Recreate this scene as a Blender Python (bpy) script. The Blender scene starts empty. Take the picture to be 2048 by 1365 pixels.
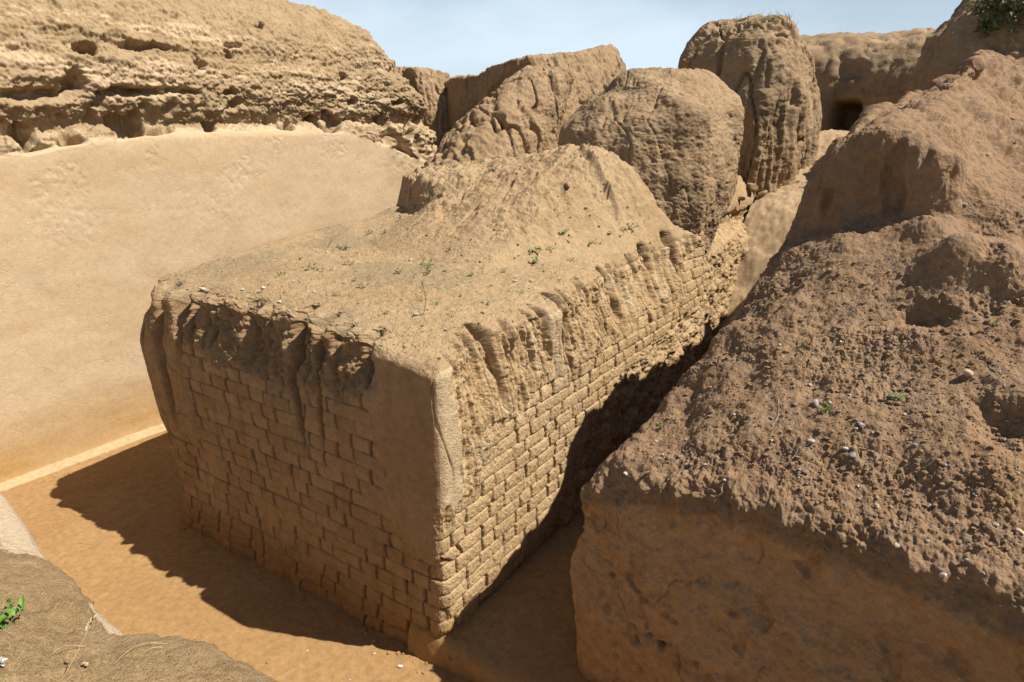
import bpy, math, random
import numpy as np

Q = 1.0            # mesh density factor
rng = np.random.default_rng(7)
random.seed(7)

# ------------------------------------------------------------------ camera
sc = bpy.context.scene
FPX, HOR = 1375.0, 235.0                       # focal length in pixels of the 2048 px wide photograph, horizon row
PITCH = math.atan((682 - HOR) / FPX)
HCAM = 4.0126
C0 = np.array([-0.5096, 4.2769])               # the near corner of the mud brick block on the ground
TH = math.radians(34.2)
R2 = np.array([math.sin(TH), math.cos(TH)])    # s axis, along the trench
L2 = np.array([-R2[1], R2[0]])                 # l axis, along the front face of the block
cam = bpy.data.cameras.new('camera'); cam.sensor_width = 36; cam.lens = FPX / 2048 * 36
cam.clip_end = 3000; cam.clip_start = 0.05
co = bpy.data.objects.new('camera', cam); sc.collection.objects.link(co)
co.location = (0, 0, HCAM); co.rotation_euler = (math.pi / 2 - PITCH, 0, 0)
sc.camera = co

# ------------------------------------------------------------------ sky, sun, exposure
SUN_H = 0.26 * R2 - 0.69 * L2                  # horizontal direction to the sun per metre of height
sd = np.array([SUN_H[0], SUN_H[1], 1.0]); sd /= np.linalg.norm(sd)
SUN_EL = math.asin(sd[2]); SUN_AZ = math.atan2(sd[0], sd[1])
w = bpy.data.worlds.new('World'); sc.world = w; w.use_nodes = True
nt = w.node_tree; nt.nodes.clear()
out = nt.nodes.new('ShaderNodeOutputWorld'); bg = nt.nodes.new('ShaderNodeBackground')
sky = nt.nodes.new('ShaderNodeTexSky'); sky.sky_type = 'NISHITA'; sky.sun_disc = False
sky.sun_elevation = SUN_EL; sky.sun_rotation = SUN_AZ
sky.air_density = 1.0; sky.dust_density = 0.6; sky.ozone_density = 1.5; sky.altitude = 400
tc = nt.nodes.new('ShaderNodeTexCoord'); mp = nt.nodes.new('ShaderNodeMapping')
mp.inputs['Scale'].default_value = (1.0, 1.0, 2.6); mp.inputs['Location'].default_value = (0.35, 0.0, 0.3)
nz = nt.nodes.new('ShaderNodeTexNoise'); nz.inputs['Scale'].default_value = 1.7
nz.inputs['Detail'].default_value = 6; nz.inputs['Roughness'].default_value = 0.55
cr = nt.nodes.new('ShaderNodeValToRGB'); cr.color_ramp.elements[0].position = 0.40; cr.color_ramp.elements[1].position = 0.62; cr.color_ramp.elements[0].color = (.5, .5, .5, 1)
mx = nt.nodes.new('ShaderNodeMixRGB'); mx.inputs[2].default_value = (8.6, 10.2, 11.6, 1)
nt.links.new(tc.outputs['Generated'], mp.inputs[0]); nt.links.new(mp.outputs[0], nz.inputs['Vector'])
sxyz = nt.nodes.new('ShaderNodeSeparateXYZ'); nt.links.new(tc.outputs['Generated'], sxyz.inputs[0])
mrz = nt.nodes.new('ShaderNodeMapRange'); mrz.inputs[1].default_value = 0.10; mrz.inputs[2].default_value = 0.55; mrz.inputs[3].default_value = 1.0; mrz.inputs[4].default_value = 0.0
nt.links.new(sxyz.outputs[2], mrz.inputs[0])
mlt = nt.nodes.new('ShaderNodeMath'); mlt.operation = 'MULTIPLY'; nt.links.new(mrz.outputs[0], mlt.inputs[1])
nt.links.new(nz.outputs['Fac'], cr.inputs[0]); nt.links.new(cr.outputs[0], mlt.inputs[0]); nt.links.new(mlt.outputs[0], mx.inputs[0])
nt.links.new(sky.outputs[0], mx.inputs[1]); nt.links.new(mx.outputs[0], bg.inputs[0])
bg.inputs[1].default_value = 0.05
nt.links.new(bg.outputs[0], out.inputs[0])
sl = bpy.data.lights.new('sun', 'SUN'); sl.energy = 5.0; sl.angle = math.radians(0.5); sl.color = (1.0, 0.945, 0.86)
so = bpy.data.objects.new('sun', sl); sc.collection.objects.link(so)
so.rotation_euler = (math.pi / 2 - SUN_EL, 0, math.pi - SUN_AZ)
so.location = (20, -5, 30)
sc.view_settings.view_transform = 'Standard'; sc.view_settings.look = 'None'
sc.view_settings.exposure = 0.80; sc.view_settings.gamma = 1.0
sc.cycles.max_bounces = 6; sc.cycles.diffuse_bounces = 3
sc.cycles.use_denoising = True

# ------------------------------------------------------------------ geometry helpers
def ray(x, y):
    a = (x - 1024) / FPX; b = (682 - y) / FPX
    return np.array([a, math.cos(PITCH) + b * math.sin(PITCH), -math.sin(PITCH) + b * math.cos(PITCH)])
def onZ(x, y, z):                              # pixel at height z -> (s, l, z)
    r = ray(x, y); P = r * ((z - HCAM) / r[2])
    return ((P[:2] - C0) @ R2, (P[:2] - C0) @ L2, z)
def onS(x, y, s):
    r = ray(x, y); P = r * ((s + C0 @ R2) / (r[:2] @ R2))
    return (s, (P[:2] - C0) @ L2, P[2] + HCAM)
def onL(x, y, l):
    r = ray(x, y); P = r * ((l + C0 @ L2) / (r[:2] @ L2))
    return ((P[:2] - C0) @ R2, l, P[2] + HCAM)
def W(P):                                      # (s, l, z) -> world
    P = np.asarray(P, float); o = np.empty(P.shape)
    o[..., 0] = C0[0] + P[..., 0] * R2[0] + P[..., 1] * L2[0]
    o[..., 1] = C0[1] + P[..., 0] * R2[1] + P[..., 1] * L2[1]
    o[..., 2] = P[..., 2]
    return o
def sstep(a, b, x):
    t = np.clip((x - a) / (b - a), 0, 1); return t * t * (3 - 2 * t)

_G = np.array([[1,1,0],[-1,1,0],[1,-1,0],[-1,-1,0],[1,0,1],[-1,0,1],[1,0,-1],[-1,0,-1],
               [0,1,1],[0,-1,1],[0,1,-1],[0,-1,-1],[1,1,0],[0,-1,1],[-1,1,0],[0,-1,-1]], np.float32)
def _h(x, y, z, seed=0):
    h = (x.astype(np.uint32) * np.uint32(374761393)) ^ (y.astype(np.uint32) * np.uint32(668265263)) ^ (z.astype(np.uint32) * np.uint32(2147483647 - 58)) ^ np.uint32((seed * 974711 + 12345) & 0xffffffff)
    h = (h ^ (h >> np.uint32(13))) * np.uint32(1274126177)
    h = (h ^ (h >> np.uint32(15))) * np.uint32(2246822519)
    return h ^ (h >> np.uint32(16))
def perlin(P, seed=0):
    P = np.asarray(P, np.float32); sh = P.shape[:-1]; p = P.reshape(-1, 3)
    f = np.floor(p); i = f.astype(np.int32); t = p - f
    u = t * t * t * (t * (t * 6 - 15) + 10)
    r = []
    for dx in (0, 1):
        for dy in (0, 1):
            for dz in (0, 1):
                g = _G[_h(i[:, 0] + dx, i[:, 1] + dy, i[:, 2] + dz, seed) & np.uint32(15)]
                r.append(g[:, 0] * (t[:, 0] - dx) + g[:, 1] * (t[:, 1] - dy) + g[:, 2] * (t[:, 2] - dz))
    l = lambda a, b, k: a + (b - a) * k
    x0 = l(l(r[0], r[1], u[:, 2]), l(r[2], r[3], u[:, 2]), u[:, 1])
    x1 = l(l(r[4], r[5], u[:, 2]), l(r[6], r[7], u[:, 2]), u[:, 1])
    return l(x0, x1, u[:, 0]).reshape(sh)
def fbm(P, sc_, octv=4, gain=0.5, lac=2.1, seed=0, ridge=False):
    P = np.asarray(P, np.float32) * np.float32(sc_) if np.isscalar(sc_) else np.asarray(P, np.float32) * np.asarray(sc_, np.float32)
    a = 1.0; o = 0; tot = 0
    for k in range(octv):
        n = perlin(P + 17.3 * k, seed + k)
        if ridge: n = 1 - 2 * np.abs(n) * 1.4
        o = o + a * n; tot += a; a *= gain; P = P * lac
    return o / tot
def cells(P, sc_, seed=0):                     # rounded lumps, 1 at the middle of a cell, 0 at its rim; and a random value per cell
    P = np.asarray(P, np.float32) * np.float32(sc_); sh = P.shape[:-1]; p = P.reshape(-1, 3)
    b = np.floor(p - 0.5).astype(np.int32)
    d1 = np.full(len(p), 9.0, np.float32); d2 = np.full(len(p), 9.0, np.float32); rv = np.zeros(len(p), np.float32)
    for dx in (0, 1):
        for dy in (0, 1):
            for dz in (0, 1):
                c = b + np.array([dx, dy, dz], np.int32)
                h = _h(c[:, 0], c[:, 1], c[:, 2], seed)
                q = np.stack([(h & np.uint32(255)), ((h >> np.uint32(8)) & np.uint32(255)), ((h >> np.uint32(16)) & np.uint32(255))], -1).astype(np.float32) / 255.0
                d = np.linalg.norm(p - (c + 0.5 + (q - 0.5) * 0.75), axis=1)
                m = d < d1
                d2 = np.where(m, d1, np.minimum(d2, d)); rv = np.where(m, ((h >> np.uint32(24)) & np.uint32(255)) / 255.0, rv); d1 = np.where(m, d, d1)
    return np.clip(1 - (d1 / 0.75) ** 2, 0, 1).reshape(sh), rv.reshape(sh), (d2 - d1).reshape(sh)
def clods(P, sc_, seed=0):                     # crumbly earth: lumps of random size on random places
    e, r, g = cells(P + 0.25 / sc_ * np.stack([perlin(P * sc_ * 1.7, seed + 3)] * 3, -1), sc_, seed)
    return np.sqrt(e) * (0.25 + 0.75 * r)

def pchip(C, axis, n, wts=None):               # monotone cubic through control points C along axis, n samples
    C = np.moveaxis(np.asarray(C, float), axis, 0); K = C.shape[0]
    if wts is None:
        d = np.linalg.norm(np.diff(C, axis=0), axis=-1).reshape(K - 1, -1).mean(1) + 1e-6
    else: d = np.asarray(wts, float)
    t = np.concatenate([[0], np.cumsum(d)]); q = np.linspace(0, t[-1], n)
    h = np.diff(t).reshape([-1] + [1] * (C.ndim - 1)); dl = np.diff(C, axis=0) / h
    m = np.zeros_like(C); m[0] = dl[0]; m[-1] = dl[-1]
    if K > 2:
        w1 = 2 * h[1:] + h[:-1]; w2 = h[1:] + 2 * h[:-1]
        with np.errstate(divide='ignore', invalid='ignore'):
            hm = (w1 + w2) / (w1 / dl[:-1] + w2 / dl[1:])
        m[1:-1] = np.where(dl[:-1] * dl[1:] > 0, hm, 0)
        m[1:-1] = 0.7 * np.nan_to_num(m[1:-1]) + 0.3 * (0.5 * (dl[:-1] + dl[1:]))
    k = np.clip(np.searchsorted(t, q, side='right') - 1, 0, K - 2)
    hh = np.diff(t)[k]; x = ((q - t[k]) / hh).reshape([-1] + [1] * (C.ndim - 1)); hh = hh.reshape(x.shape)
    o = (2*x**3 - 3*x**2 + 1) * C[k] + (x**3 - 2*x**2 + x) * hh * m[k] + (-2*x**3 + 3*x**2) * C[k+1] + (x**3 - x**2) * hh * m[k+1]
    return np.moveaxis(o, 0, axis)
def net(ctrl, nu, nv, wu=None, wv=None):
    P = pchip(ctrl, 0, max(8, int(nu * Q)), wu); return pchip(P, 1, max(8, int(nv * Q)), wv)
def normals(P, flip=1):
    du = np.gradient(P, axis=0); dv = np.gradient(P, axis=1)
    n = np.cross(du, dv); return flip * n / (np.linalg.norm(n, axis=-1, keepdims=True) + 1e-9)
def blur(A, k=1):
    for _ in range(k):
        B = np.pad(A, ((1, 1), (1, 1)) + ((0, 0),) * (A.ndim - 2), 'edge')
        A = (B[:-2, 1:-1] + B[2:, 1:-1] + B[1:-1, :-2] + B[1:-1, 2:] + 2 * B[1:-1, 1:-1]) / 6
    return A
def grid_obj(name, P, mat, parent=None, flip=1, attrs=None, closed=False, origin=None):
    nu, nv = P.shape[:2]; V = W(P).reshape(-1, 3)
    i = np.arange(nu - 1)[:, None]; j = np.arange(nv if closed else nv - 1)[None, :]; j2 = (j + 1) % nv
    f = np.stack([i * nv + j + 0 * i, (i + 1) * nv + j, (i + 1) * nv + j2, i * nv + j2 + 0 * j], -1).reshape(-1, 4)
    if flip < 0: f = f[:, ::-1]
    if origin is None and parent is None:
        origin = np.array([(V[:, 0].min() + V[:, 0].max()) / 2, (V[:, 1].min() + V[:, 1].max()) / 2, V[:, 2].min()])
    og = np.array(parent.location) if parent is not None else np.asarray(origin)
    V = V - og
    me = bpy.data.meshes.new(name)
    me.vertices.add(len(V)); me.vertices.foreach_set('co', V.astype(np.float32).ravel())
    me.loops.add(f.size); me.loops.foreach_set('vertex_index', f.astype(np.int32).ravel())
    me.polygons.add(len(f)); me.polygons.foreach_set('loop_start', np.arange(0, f.size, 4, dtype=np.int32))
    me.polygons.foreach_set('loop_total', np.full(len(f), 4, np.int32))
    me.polygons.foreach_set('use_smooth', np.ones(len(f), bool))
    for k, a in (attrs or {}).items():
        at = me.attributes.new(k, 'FLOAT', 'POINT'); at.data.foreach_set('value', np.asarray(a, np.float32).ravel())
    me.update(); me.validate()
    if mat: me.materials.append(mat)
    o = bpy.data.objects.new(name, me); sc.collection.objects.link(o)
    if parent is not None: o.parent = parent
    else: o.location = og
    return o
def empty(name, slz):
    o = bpy.data.objects.new(name, None); o.location = W(slz); o.empty_display_size = 0.2
    sc.collection.objects.link(o); return o
def tag(o, label=None, cat=None, group=None, kind=None):
    for k, v in (('label', label), ('category', cat), ('group', group), ('kind', kind)):
        if v: o[k] = v
    return o

# ------------------------------------------------------------------ materials
AK = 0.72
def mud(name, base, base2, soil=None, soil2=None, damp=None, bump=0.6, grain=90.0, bscale=1.0, streak=0.0, fleck=0.0, pale=None, mott=0.0, tone=0.0, var=1.0, cracks=0.0):
    """Dry earth: two tones in broad blotches, fine grains, the soil attribute swaps in the topsoil tones, damp adds the ochre of splash zones."""
    m = bpy.data.materials.new(name); m.use_nodes = True; t = m.node_tree; N = t.nodes; K = t.links
    base, base2, soil, soil2, damp, pale = [tuple(c * AK for c in v) if v else v for v in (base, base2, soil, soil2, damp, pale)]
    b = N['Principled BSDF']; b.inputs['Roughness'].default_value = 0.95; b.inputs['Specular IOR Level'].default_value = 0.15
    g = N.new('ShaderNodeNewGeometry'); pos = g.outputs['Position']
    def noise(scale, det=4, rough=0.55, vec=pos, dist=0.0):
        n = N.new('ShaderNodeTexNoise'); n.inputs['Scale'].default_value = scale; n.inputs['Detail'].default_value = det
        n.inputs['Roughness'].default_value = rough; n.inputs['Distortion'].default_value = dist; K.new(vec, n.inputs['Vector']); return n.outputs['Fac']
    def ramp(x, a, c, lo=0.0, hi=1.0):
        r = N.new('ShaderNodeMapRange'); r.inputs[1].default_value = a; r.inputs[2].default_value = c
        r.inputs[3].default_value = lo; r.inputs[4].default_value = hi; K.new(x, r.inputs[0]); return r.outputs[0]
    def mix(f, c1, c2, mode='MIX'):
        x = N.new('ShaderNodeMixRGB'); x.blend_type = mode
        for s_, v in ((0, f), (1, c1), (2, c2)):
            if hasattr(v, 'type') and hasattr(v, 'links'): K.new(v, x.inputs[s_])
            elif s_ == 0: x.inputs[0].default_value = v
            else: x.inputs[s_].default_value = (*v, 1)
        return x.outputs[0]
    def attr(n_):
        a = N.new('ShaderNodeAttribute'); a.attribute_name = n_; return a.outputs['Fac']
    def math_(op, a, c):
        x = N.new('ShaderNodeMath'); x.operation = op
        for i_, v in ((0, a), (1, c)):
            if hasattr(v, 'links'): K.new(v, x.inputs[i_])
            else: x.inputs[i_].default_value = v
        return x.outputs[0]
    big = ramp(noise(1.3, 5, 0.6, dist=0.4), 0.36, 0.64)
    col = mix(big, base, base2)
    if streak:
        mpn = N.new('ShaderNodeMapping'); mpn.inputs['Scale'].default_value = (9, 9, 0.7); K.new(pos, mpn.inputs[0])
        sk = ramp(noise(1.0, 4, 0.6, vec=mpn.outputs[0]), 0.5, 0.75, 0, streak)
        col = mix(sk, col, tuple(c * k for c, k in zip(base2, (0.55, 0.5, 0.45))))
    if mott:
        mo = ramp(noise(4.5, 5, 0.62, dist=1.2), 0.42, 0.62, 0, mott); col = mix(mo, col, (0.215, 0.15, 0.11))
    if tone:
        tv = ramp(attr('tone'), 0, 1, 1 - tone, 1 + tone); ct = N.new('ShaderNodeCombineXYZ')
        for i_ in range(3): K.new(tv, ct.inputs[i_])
        col = mix(1.0, col, ct.outputs[0], 'MULTIPLY')
    if pale: col = mix(attr('pale'), col, pale)
    if damp:
        col = mix(attr('damp'), col, damp)
    if soil:
        sb = mix(ramp(noise(3.2, 5, 0.65), 0.35, 0.65), soil, soil2 or soil)
        edge = math_('ADD', attr('soil'), ramp(noise(14, 4, 0.6), 0.3, 0.7, -0.22, 0.22))
        col = mix(ramp(edge, 0.35, 0.65), col, sb)
    mid = ramp(noise(16, 5, 0.65), 0.3, 0.7, 1 - .2 * var, 1 + .16 * var)
    fine = ramp(noise(grain * 1.7, 3, 0.7), 0.3, 0.7, 0.84, 1.16)
    mm = math_('MULTIPLY', mid, fine)
    cmb = N.new('ShaderNodeCombineXYZ')
    for i_ in range(3): K.new(mm, cmb.inputs[i_])
    col = mix(1.0, col, cmb.outputs[0], 'MULTIPLY')
    if fleck:
        v = N.new('ShaderNodeTexVoronoi'); v.inputs['Scale'].default_value = 26; v.inputs['Randomness'].default_value = 1; K.new(pos, v.inputs['Vector'])
        sp = N.new('ShaderNodeSeparateColor'); K.new(v.outputs['Color'], sp.inputs[0])
        keep = ramp(sp.outputs[0], 0.9, 0.91)
        near = ramp(v.outputs['Distance'], 0.10, 0.16, 1, 0)
        col = mix(math_('MULTIPLY', math_('MULTIPLY', keep, near), fleck), col, (0.55, 0.5, 0.45))
    K.new(col, b.inputs['Base Color'])
    h1 = noise(grain * 0.35, 6, 0.68); h2 = noise(grain * 1.6, 3, 0.6)
    v2 = N.new('ShaderNodeTexVoronoi'); v2.inputs['Scale'].default_value = grain * 0.8; K.new(pos, v2.inputs['Vector'])
    hh = math_('ADD', math_('MULTIPLY', h1, 1.0), math_('ADD', math_('MULTIPLY', h2, 0.28), math_('MULTIPLY', v2.outputs['Distance'], -0.22)))
    if cracks:
        wn = N.new('ShaderNodeTexNoise'); wn.inputs['Scale'].default_value = 7; wn.inputs['Detail'].default_value = 4; K.new(pos, wn.inputs['Vector'])
        wm = N.new('ShaderNodeVectorMath'); wm.operation = 'MULTIPLY_ADD'; K.new(wn.outputs['Color'], wm.inputs[0]); wm.inputs[1].default_value = (.22, .22, .22); K.new(pos, wm.inputs[2])
        vc = N.new('ShaderNodeTexVoronoi'); vc.feature = 'DISTANCE_TO_EDGE'; vc.inputs['Scale'].default_value = 2.6; K.new(wm.outputs[0], vc.inputs['Vector'])
        line = ramp(vc.outputs['Distance'], 0.004, 0.014, 1, 0); where = ramp(noise(1.1, 3, .6), .46, .56)
        hh = math_('SUBTRACT', hh, math_('MULTIPLY', math_('MULTIPLY', line, where), cracks))
    bp = N.new('ShaderNodeBump'); bp.inputs['Strength'].default_value = min(1, bump); bp.inputs['Distance'].default_value = 0.03 * bscale
    K.new(hh, bp.inputs['Height']); K.new(bp.outputs[0], b.inputs['Normal'])
    return m

SOIL, SOIL2 = (0.38, 0.25, 0.135), (0.31, 0.195, 0.10)
M = {}
M['plaster'] = mud('plaster', (0.605, 0.45, 0.285), (0.56, 0.405, 0.245), (0.41, 0.295, 0.17), (0.35, 0.24, 0.13), damp=(0.44, 0.265, 0.10), var=.45, bump=0.25, grain=70, bscale=.7, cracks=5.0)
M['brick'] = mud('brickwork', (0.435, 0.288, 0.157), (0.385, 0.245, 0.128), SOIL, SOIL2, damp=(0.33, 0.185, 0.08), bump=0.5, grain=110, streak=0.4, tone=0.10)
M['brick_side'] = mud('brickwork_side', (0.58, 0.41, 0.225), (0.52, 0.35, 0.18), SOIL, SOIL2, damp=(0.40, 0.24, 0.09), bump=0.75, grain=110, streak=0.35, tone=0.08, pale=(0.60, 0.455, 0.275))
M['top'] = mud('topsoil', (0.475, 0.335, 0.186), (0.42, 0.282, 0.15), (0.36, 0.262, 0.15), (0.37, 0.27, 0.15), bump=0.7, grain=90, fleck=0.4)
M['near'] = mud('near_earth', (0.76, 0.60, 0.41), (0.70, 0.53, 0.34), (0.43, 0.295, 0.152), (0.37, 0.245, 0.122), bump=.9, grain=110, fleck=.3)
M['floor'] = mud('floor_clay', (0.39, 0.24, 0.104), (0.36, 0.21, 0.088), (0.52, 0.38, 0.215), (0.48, 0.34, 0.185), damp=(0.42, 0.295, 0.172), bump=0.3, grain=60, bscale=0.5)
M['mound'] = mud('mound_earth', (0.41, 0.285, 0.165), (0.36, 0.238, 0.13), (0.33, 0.225, 0.128), (0.275, 0.19, 0.107), bump=0.75, bscale=.7, grain=60)
M['crumb'] = mud('crumbly_soil', (0.365, 0.232, 0.128), (0.305, 0.185, 0.098), (0.54, 0.35, 0.19), (0.49, 0.29, 0.135), bump=0.8, bscale=.7, grain=100, fleck=0.5, mott=0.35)

def rough(P, N, big=0.12, mid=0.05, fine=0.02, sc_=1.0, seed=0):
    d = big * fbm(P * [1, 1, .7], 0.9 * sc_, 3, 0.5, seed=seed) * 1.5
    d = d + mid * (fbm(P * [1, 1, .55], 3.0 * sc_, 4, 0.5, seed=seed + 11) * 1.2 + 0.6 * fbm(P * [.5, .5, 2.6], 2.0 * sc_, 3, 0.55, seed=seed + 17))
    d = d + fine * (fbm(P, 10 * sc_, 4, 0.62, seed=seed + 23) * 1.5 + fbm(P, 34, 3, .6, seed=seed + 29) * .8)
    pit = sstep(0.22, 0.42, fbm(P * [1, 1, 1.3], 4.2, 3, .6, seed=seed + 31)); d = d - mid * 0.8 * sstep(-.05, .25, fbm(P, .9, 2, seed=seed + 33)) * pit
    return d
def disp(P, d, flip=1):
    return P + normals(P, flip) * d[..., None]

# ------------------------------------------------------------------ ground, courtyard floor, trench floor
def trench_z(s):
    return np.interp(s, [-1, 0.9, 2.5, 5, 6.5, 8.4, 10.5, 12.4, 16], [0.22, 0.22, 0.24, 0.3, 0.9, 2.6, 3.2, 3.72, 3.7])
gs, gl = np.meshgrid(np.concatenate([np.linspace(-400, -12, 12), np.linspace(-9, 24, 60), np.linspace(30, 900, 16)]),
                     np.concatenate([np.linspace(-700, -16, 14), np.linspace(-12, 14, 50), np.linspace(18, 700, 14)]), indexing='ij')
GZ = -0.35 + 2.6 * sstep(7.5, 13, gs) * sstep(22, 12, np.abs(gl)) - 1.2 * sstep(30, 90, np.hypot(gs, gl))
ground = grid_obj('ground', np.stack([gs, gl, GZ + 0.06 * fbm(np.stack([gs, gl, 0 * gs], -1), 0.4, 3)], -1), M['mound'],
                  attrs={'soil': 0 * gs, 'damp': 0 * gs})
tag(ground, kind='structure')

a, b_ = np.meshgrid(np.linspace(-3.6, 9, int(420 * Q)), np.linspace(-2.2, 6.6, int(330 * Q)), indexing='ij')
P = np.stack([a, b_, 0 * a], -1)
fz = 0.03 * fbm(P, 0.8, 3, seed=3) + 0.006 * fbm(P, 5, 4, 0.6, seed=5)
crk = np.abs(fbm(P + 0.3 * np.stack([perlin(P * 2), perlin(P * 2 + 9), 0 * a], -1), 0.9, 3, seed=9))
fz = fz - 0.010 * (1 - sstep(0.0, 0.02, crk)) * sstep(0.05, 0.2, fbm(P, 0.7, 2, seed=31) + 0.1)
curb = 0.06 * sstep(5.82, 5.90, b_ + 0.05 * fbm(P, 1.4, 3, seed=8))
fz = fz + 0.006 * fbm(P * [1, 1.5, 1], 1.7, 3, .5, seed=12) - 0.008 * sstep(.15, .35, fbm(P, 6, 2, seed=13)) + curb
P[..., 2] = fz
floor = grid_obj('courtyard_floor', P, M['floor'], attrs={'soil': sstep(5.77, 5.83, b_ + 0.05 * fbm(P, 1.4, 3, seed=8)), 'damp': 0 * a})
tag(floor, kind='structure')

# raised floor of the trench, with a step towards the courtyard
prof = [(-0.06, -0.06), (-0.03, 0.08), (0.0, 0.17), (0.08, 0.215), (0.3, 0.22), (0.9, 0.22), (1.8, 0.23), (3, 0.25), (5, 0.3), (6.5, .9), (8.4, 2.6), (10.5, 3.2), (12.4, 3.72), (16, 3.7)]
cols = [0.35, 0.0, -0.5, -1.0, -1.6, -2.4]
ctrl = np.array([[(s, l, z + 0.03 * math.sin(3 * l + s)) for l in cols] for s, z in prof])
P = net(ctrl, 460, 120, wu=[.12, .12, .12, .2, .5, .6, .8, .8, 1, 1, 1, .8, .6])
P[..., 0] -= 0.06 * fbm(P, 2.2, 3, seed=4) * (P[..., 0] < 0.5)
fr_ = sstep(4, 6, P[..., 0]); P[..., 2] += rough(P, None, 0.02, 0.02, 0.008, seed=40) + fr_ * (0.10 * fbm(P, 1.6, 4, .6, seed=41) + 0.05 * fbm(P, 7, 3, .6, seed=42))
if normals(P)[50, 50, 2] < 0: FL_ = -1
else: FL_ = 1
tf = grid_obj('trench_floor', P, M['floor'], flip=FL_, attrs={'soil': 0 * P[..., 0], 'damp': sstep(3.5, 6, P[..., 0])})
tag(tf, kind='structure')

# ------------------------------------------------------------------ the mud brick block
BW = 3.62; SMAX = 9.6; RB = 0.085
def lean(z): return 1 + 0.085 * sstep(0.2, 2.1, z) - 0.01 * sstep(2.1, 2.4, z)
_ts = np.array([-0.3, 0, 1.5, 2.7, 5, 8, 10]); _tl = np.array([-0.2, 0, 0.5, 1.3, 2.8, 3.45, 4.2])
_tz = np.array([[2.40, 2.42, 2.47, 2.56, 2.50, 2.46, 2.44],
                [2.40, 2.42, 2.48, 2.57, 2.50, 2.46, 2.44],
                [2.44, 2.46, 2.54, 2.62, 2.64, 2.66, 2.64],
                [2.50, 2.52, 2.60, 2.68, 2.73, 2.74, 2.72],
                [2.60, 2.62, 2.66, 2.72, 2.76, 2.76, 2.74],
                [2.44, 2.48, 2.60, 2.74, 2.76, 2.76, 2.74],
                [2.44, 2.48, 2.60, 2.74, 2.76, 2.76, 2.74]])
def bil(s, l):
    i = np.clip(np.searchsorted(_ts, s) - 1, 0, len(_ts) - 2); j = np.clip(np.searchsorted(_tl, l) - 1, 0, len(_tl) - 2)
    u = np.clip((s - _ts[i]) / (_ts[i + 1] - _ts[i]), 0, 1); v = np.clip((l - _tl[j]) / (_tl[j + 1] - _tl[j]), 0, 1)
    return (_tz[i, j] * (1 - u) + _tz[i + 1, j] * u) * (1 - v) + (_tz[i, j + 1] * (1 - u) + _tz[i + 1, j + 1] * u) * v
def heap(s, l):
    toe = np.interp(l, [0, 0.4, 1.0, 2.0, 2.5, 2.9, 3.2, 3.62], [4.2, 3.5, 1.95, 1.85, 2.1, 2.45, 2.75, 3.1])
    ht = np.interp(l, [-.1, 0.25, 0.7, 1.3, 2.0, 3.0, 3.3, 3.62], [0, 0.12, 0.78, 0.98, 0.80, 0.62, 0.57, 0.52])
    run = np.interp(l, [0, 1, 2, 2.5, 2.9, 3.2, 3.62], [1.0, 2.4, 2.3, 2.0, 1.7, 1.4, 1.2])
    x = np.clip((s - toe) / run, 0, 1); wl = 0.6 * sstep(2.2, 2.9, l)
    x = 0.75 * x + 0.25 * sstep(0, 1, x)
    st = sstep(0, 1, (s - (3.2 + .45 * (l - 2.6)) + 0.10 * np.sin(5 * l)) / .22)
    return ht * (x * (1 - wl) + wl * st) * (1 - 0.25 * sstep(4.5, 7, s))
def ztop(s, l): return bil(s, l) + heap(s, l)

GF = [  # gullies of the front face: l, width, depth, length, leaning
    (3.47, .045, .12, 0.55, .02), (3.16, .09, .20, 1.25, .10), (2.86, .055, .20, 0.60, .03), (2.68, .05, .12, .55, .02), (2.40, .05, .07, .45, 0), (1.98, .12, .10, .5, .02),
    (1.72, .06, .09, .5, 0), (1.38, .055, .22, 1.1, .00), (1.12, .045, .19, 1.0, .02), (0.93, .05, .10, .4, .03), (0.66, .06, .12, .35, .0)]
GR = [  # gullies of the side face: s, width, depth, length, leaning
    (0.24, .03, .05, .55, .05), (0.44, .03, .05, .8, .06), (0.62, .05, .06, .9, .08), (0.80, .06, .19, .55, .10), (1.05, .04, .07, .35, .10), (1.38, .03, .06, .25, .04), (1.52, .03, .07, .5, -.03), (1.88, .075, .22, .75, .05),
    (2.05, .03, .08, .9, .02), (2.42, .07, .10, .5, .06), (2.95, .04, .10, .75, .10), (3.12, .05, .08, .45, .10), (3.62, .04, .09, .9, .10), (4.0, .085, .15, .8, .14), (4.66, .10, .18, .7, .08)]
def gully(u, t, z, G, seed):
    d = np.zeros_like(u)
    for i, (c, w_, dp, ln, ln2) in enumerate(G):
        x = np.clip(-t / ln, 0, 1.3)
        wob = 0.035 * perlin(np.stack([0 * u + i * 7.7, t * 3.1, 0 * u], -1), seed) + ln2 * x * 0.5
        ww = w_ * (1.0 - 0.55 * np.clip(x, 0, 1)) * (1 + 0.5 * perlin(np.stack([0 * u + i * 3.3, t * 6, 0 * u + 2], -1), seed))
        e = (u - c - wob) / ww
        sh = np.exp(-np.abs(e) ** 3)
        d = np.maximum(d, dp * sh * (1 - sstep(0.55, 1.15, x)) * (0.75 + 0.25 * np.cos(6 * x)))
    return d
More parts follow.
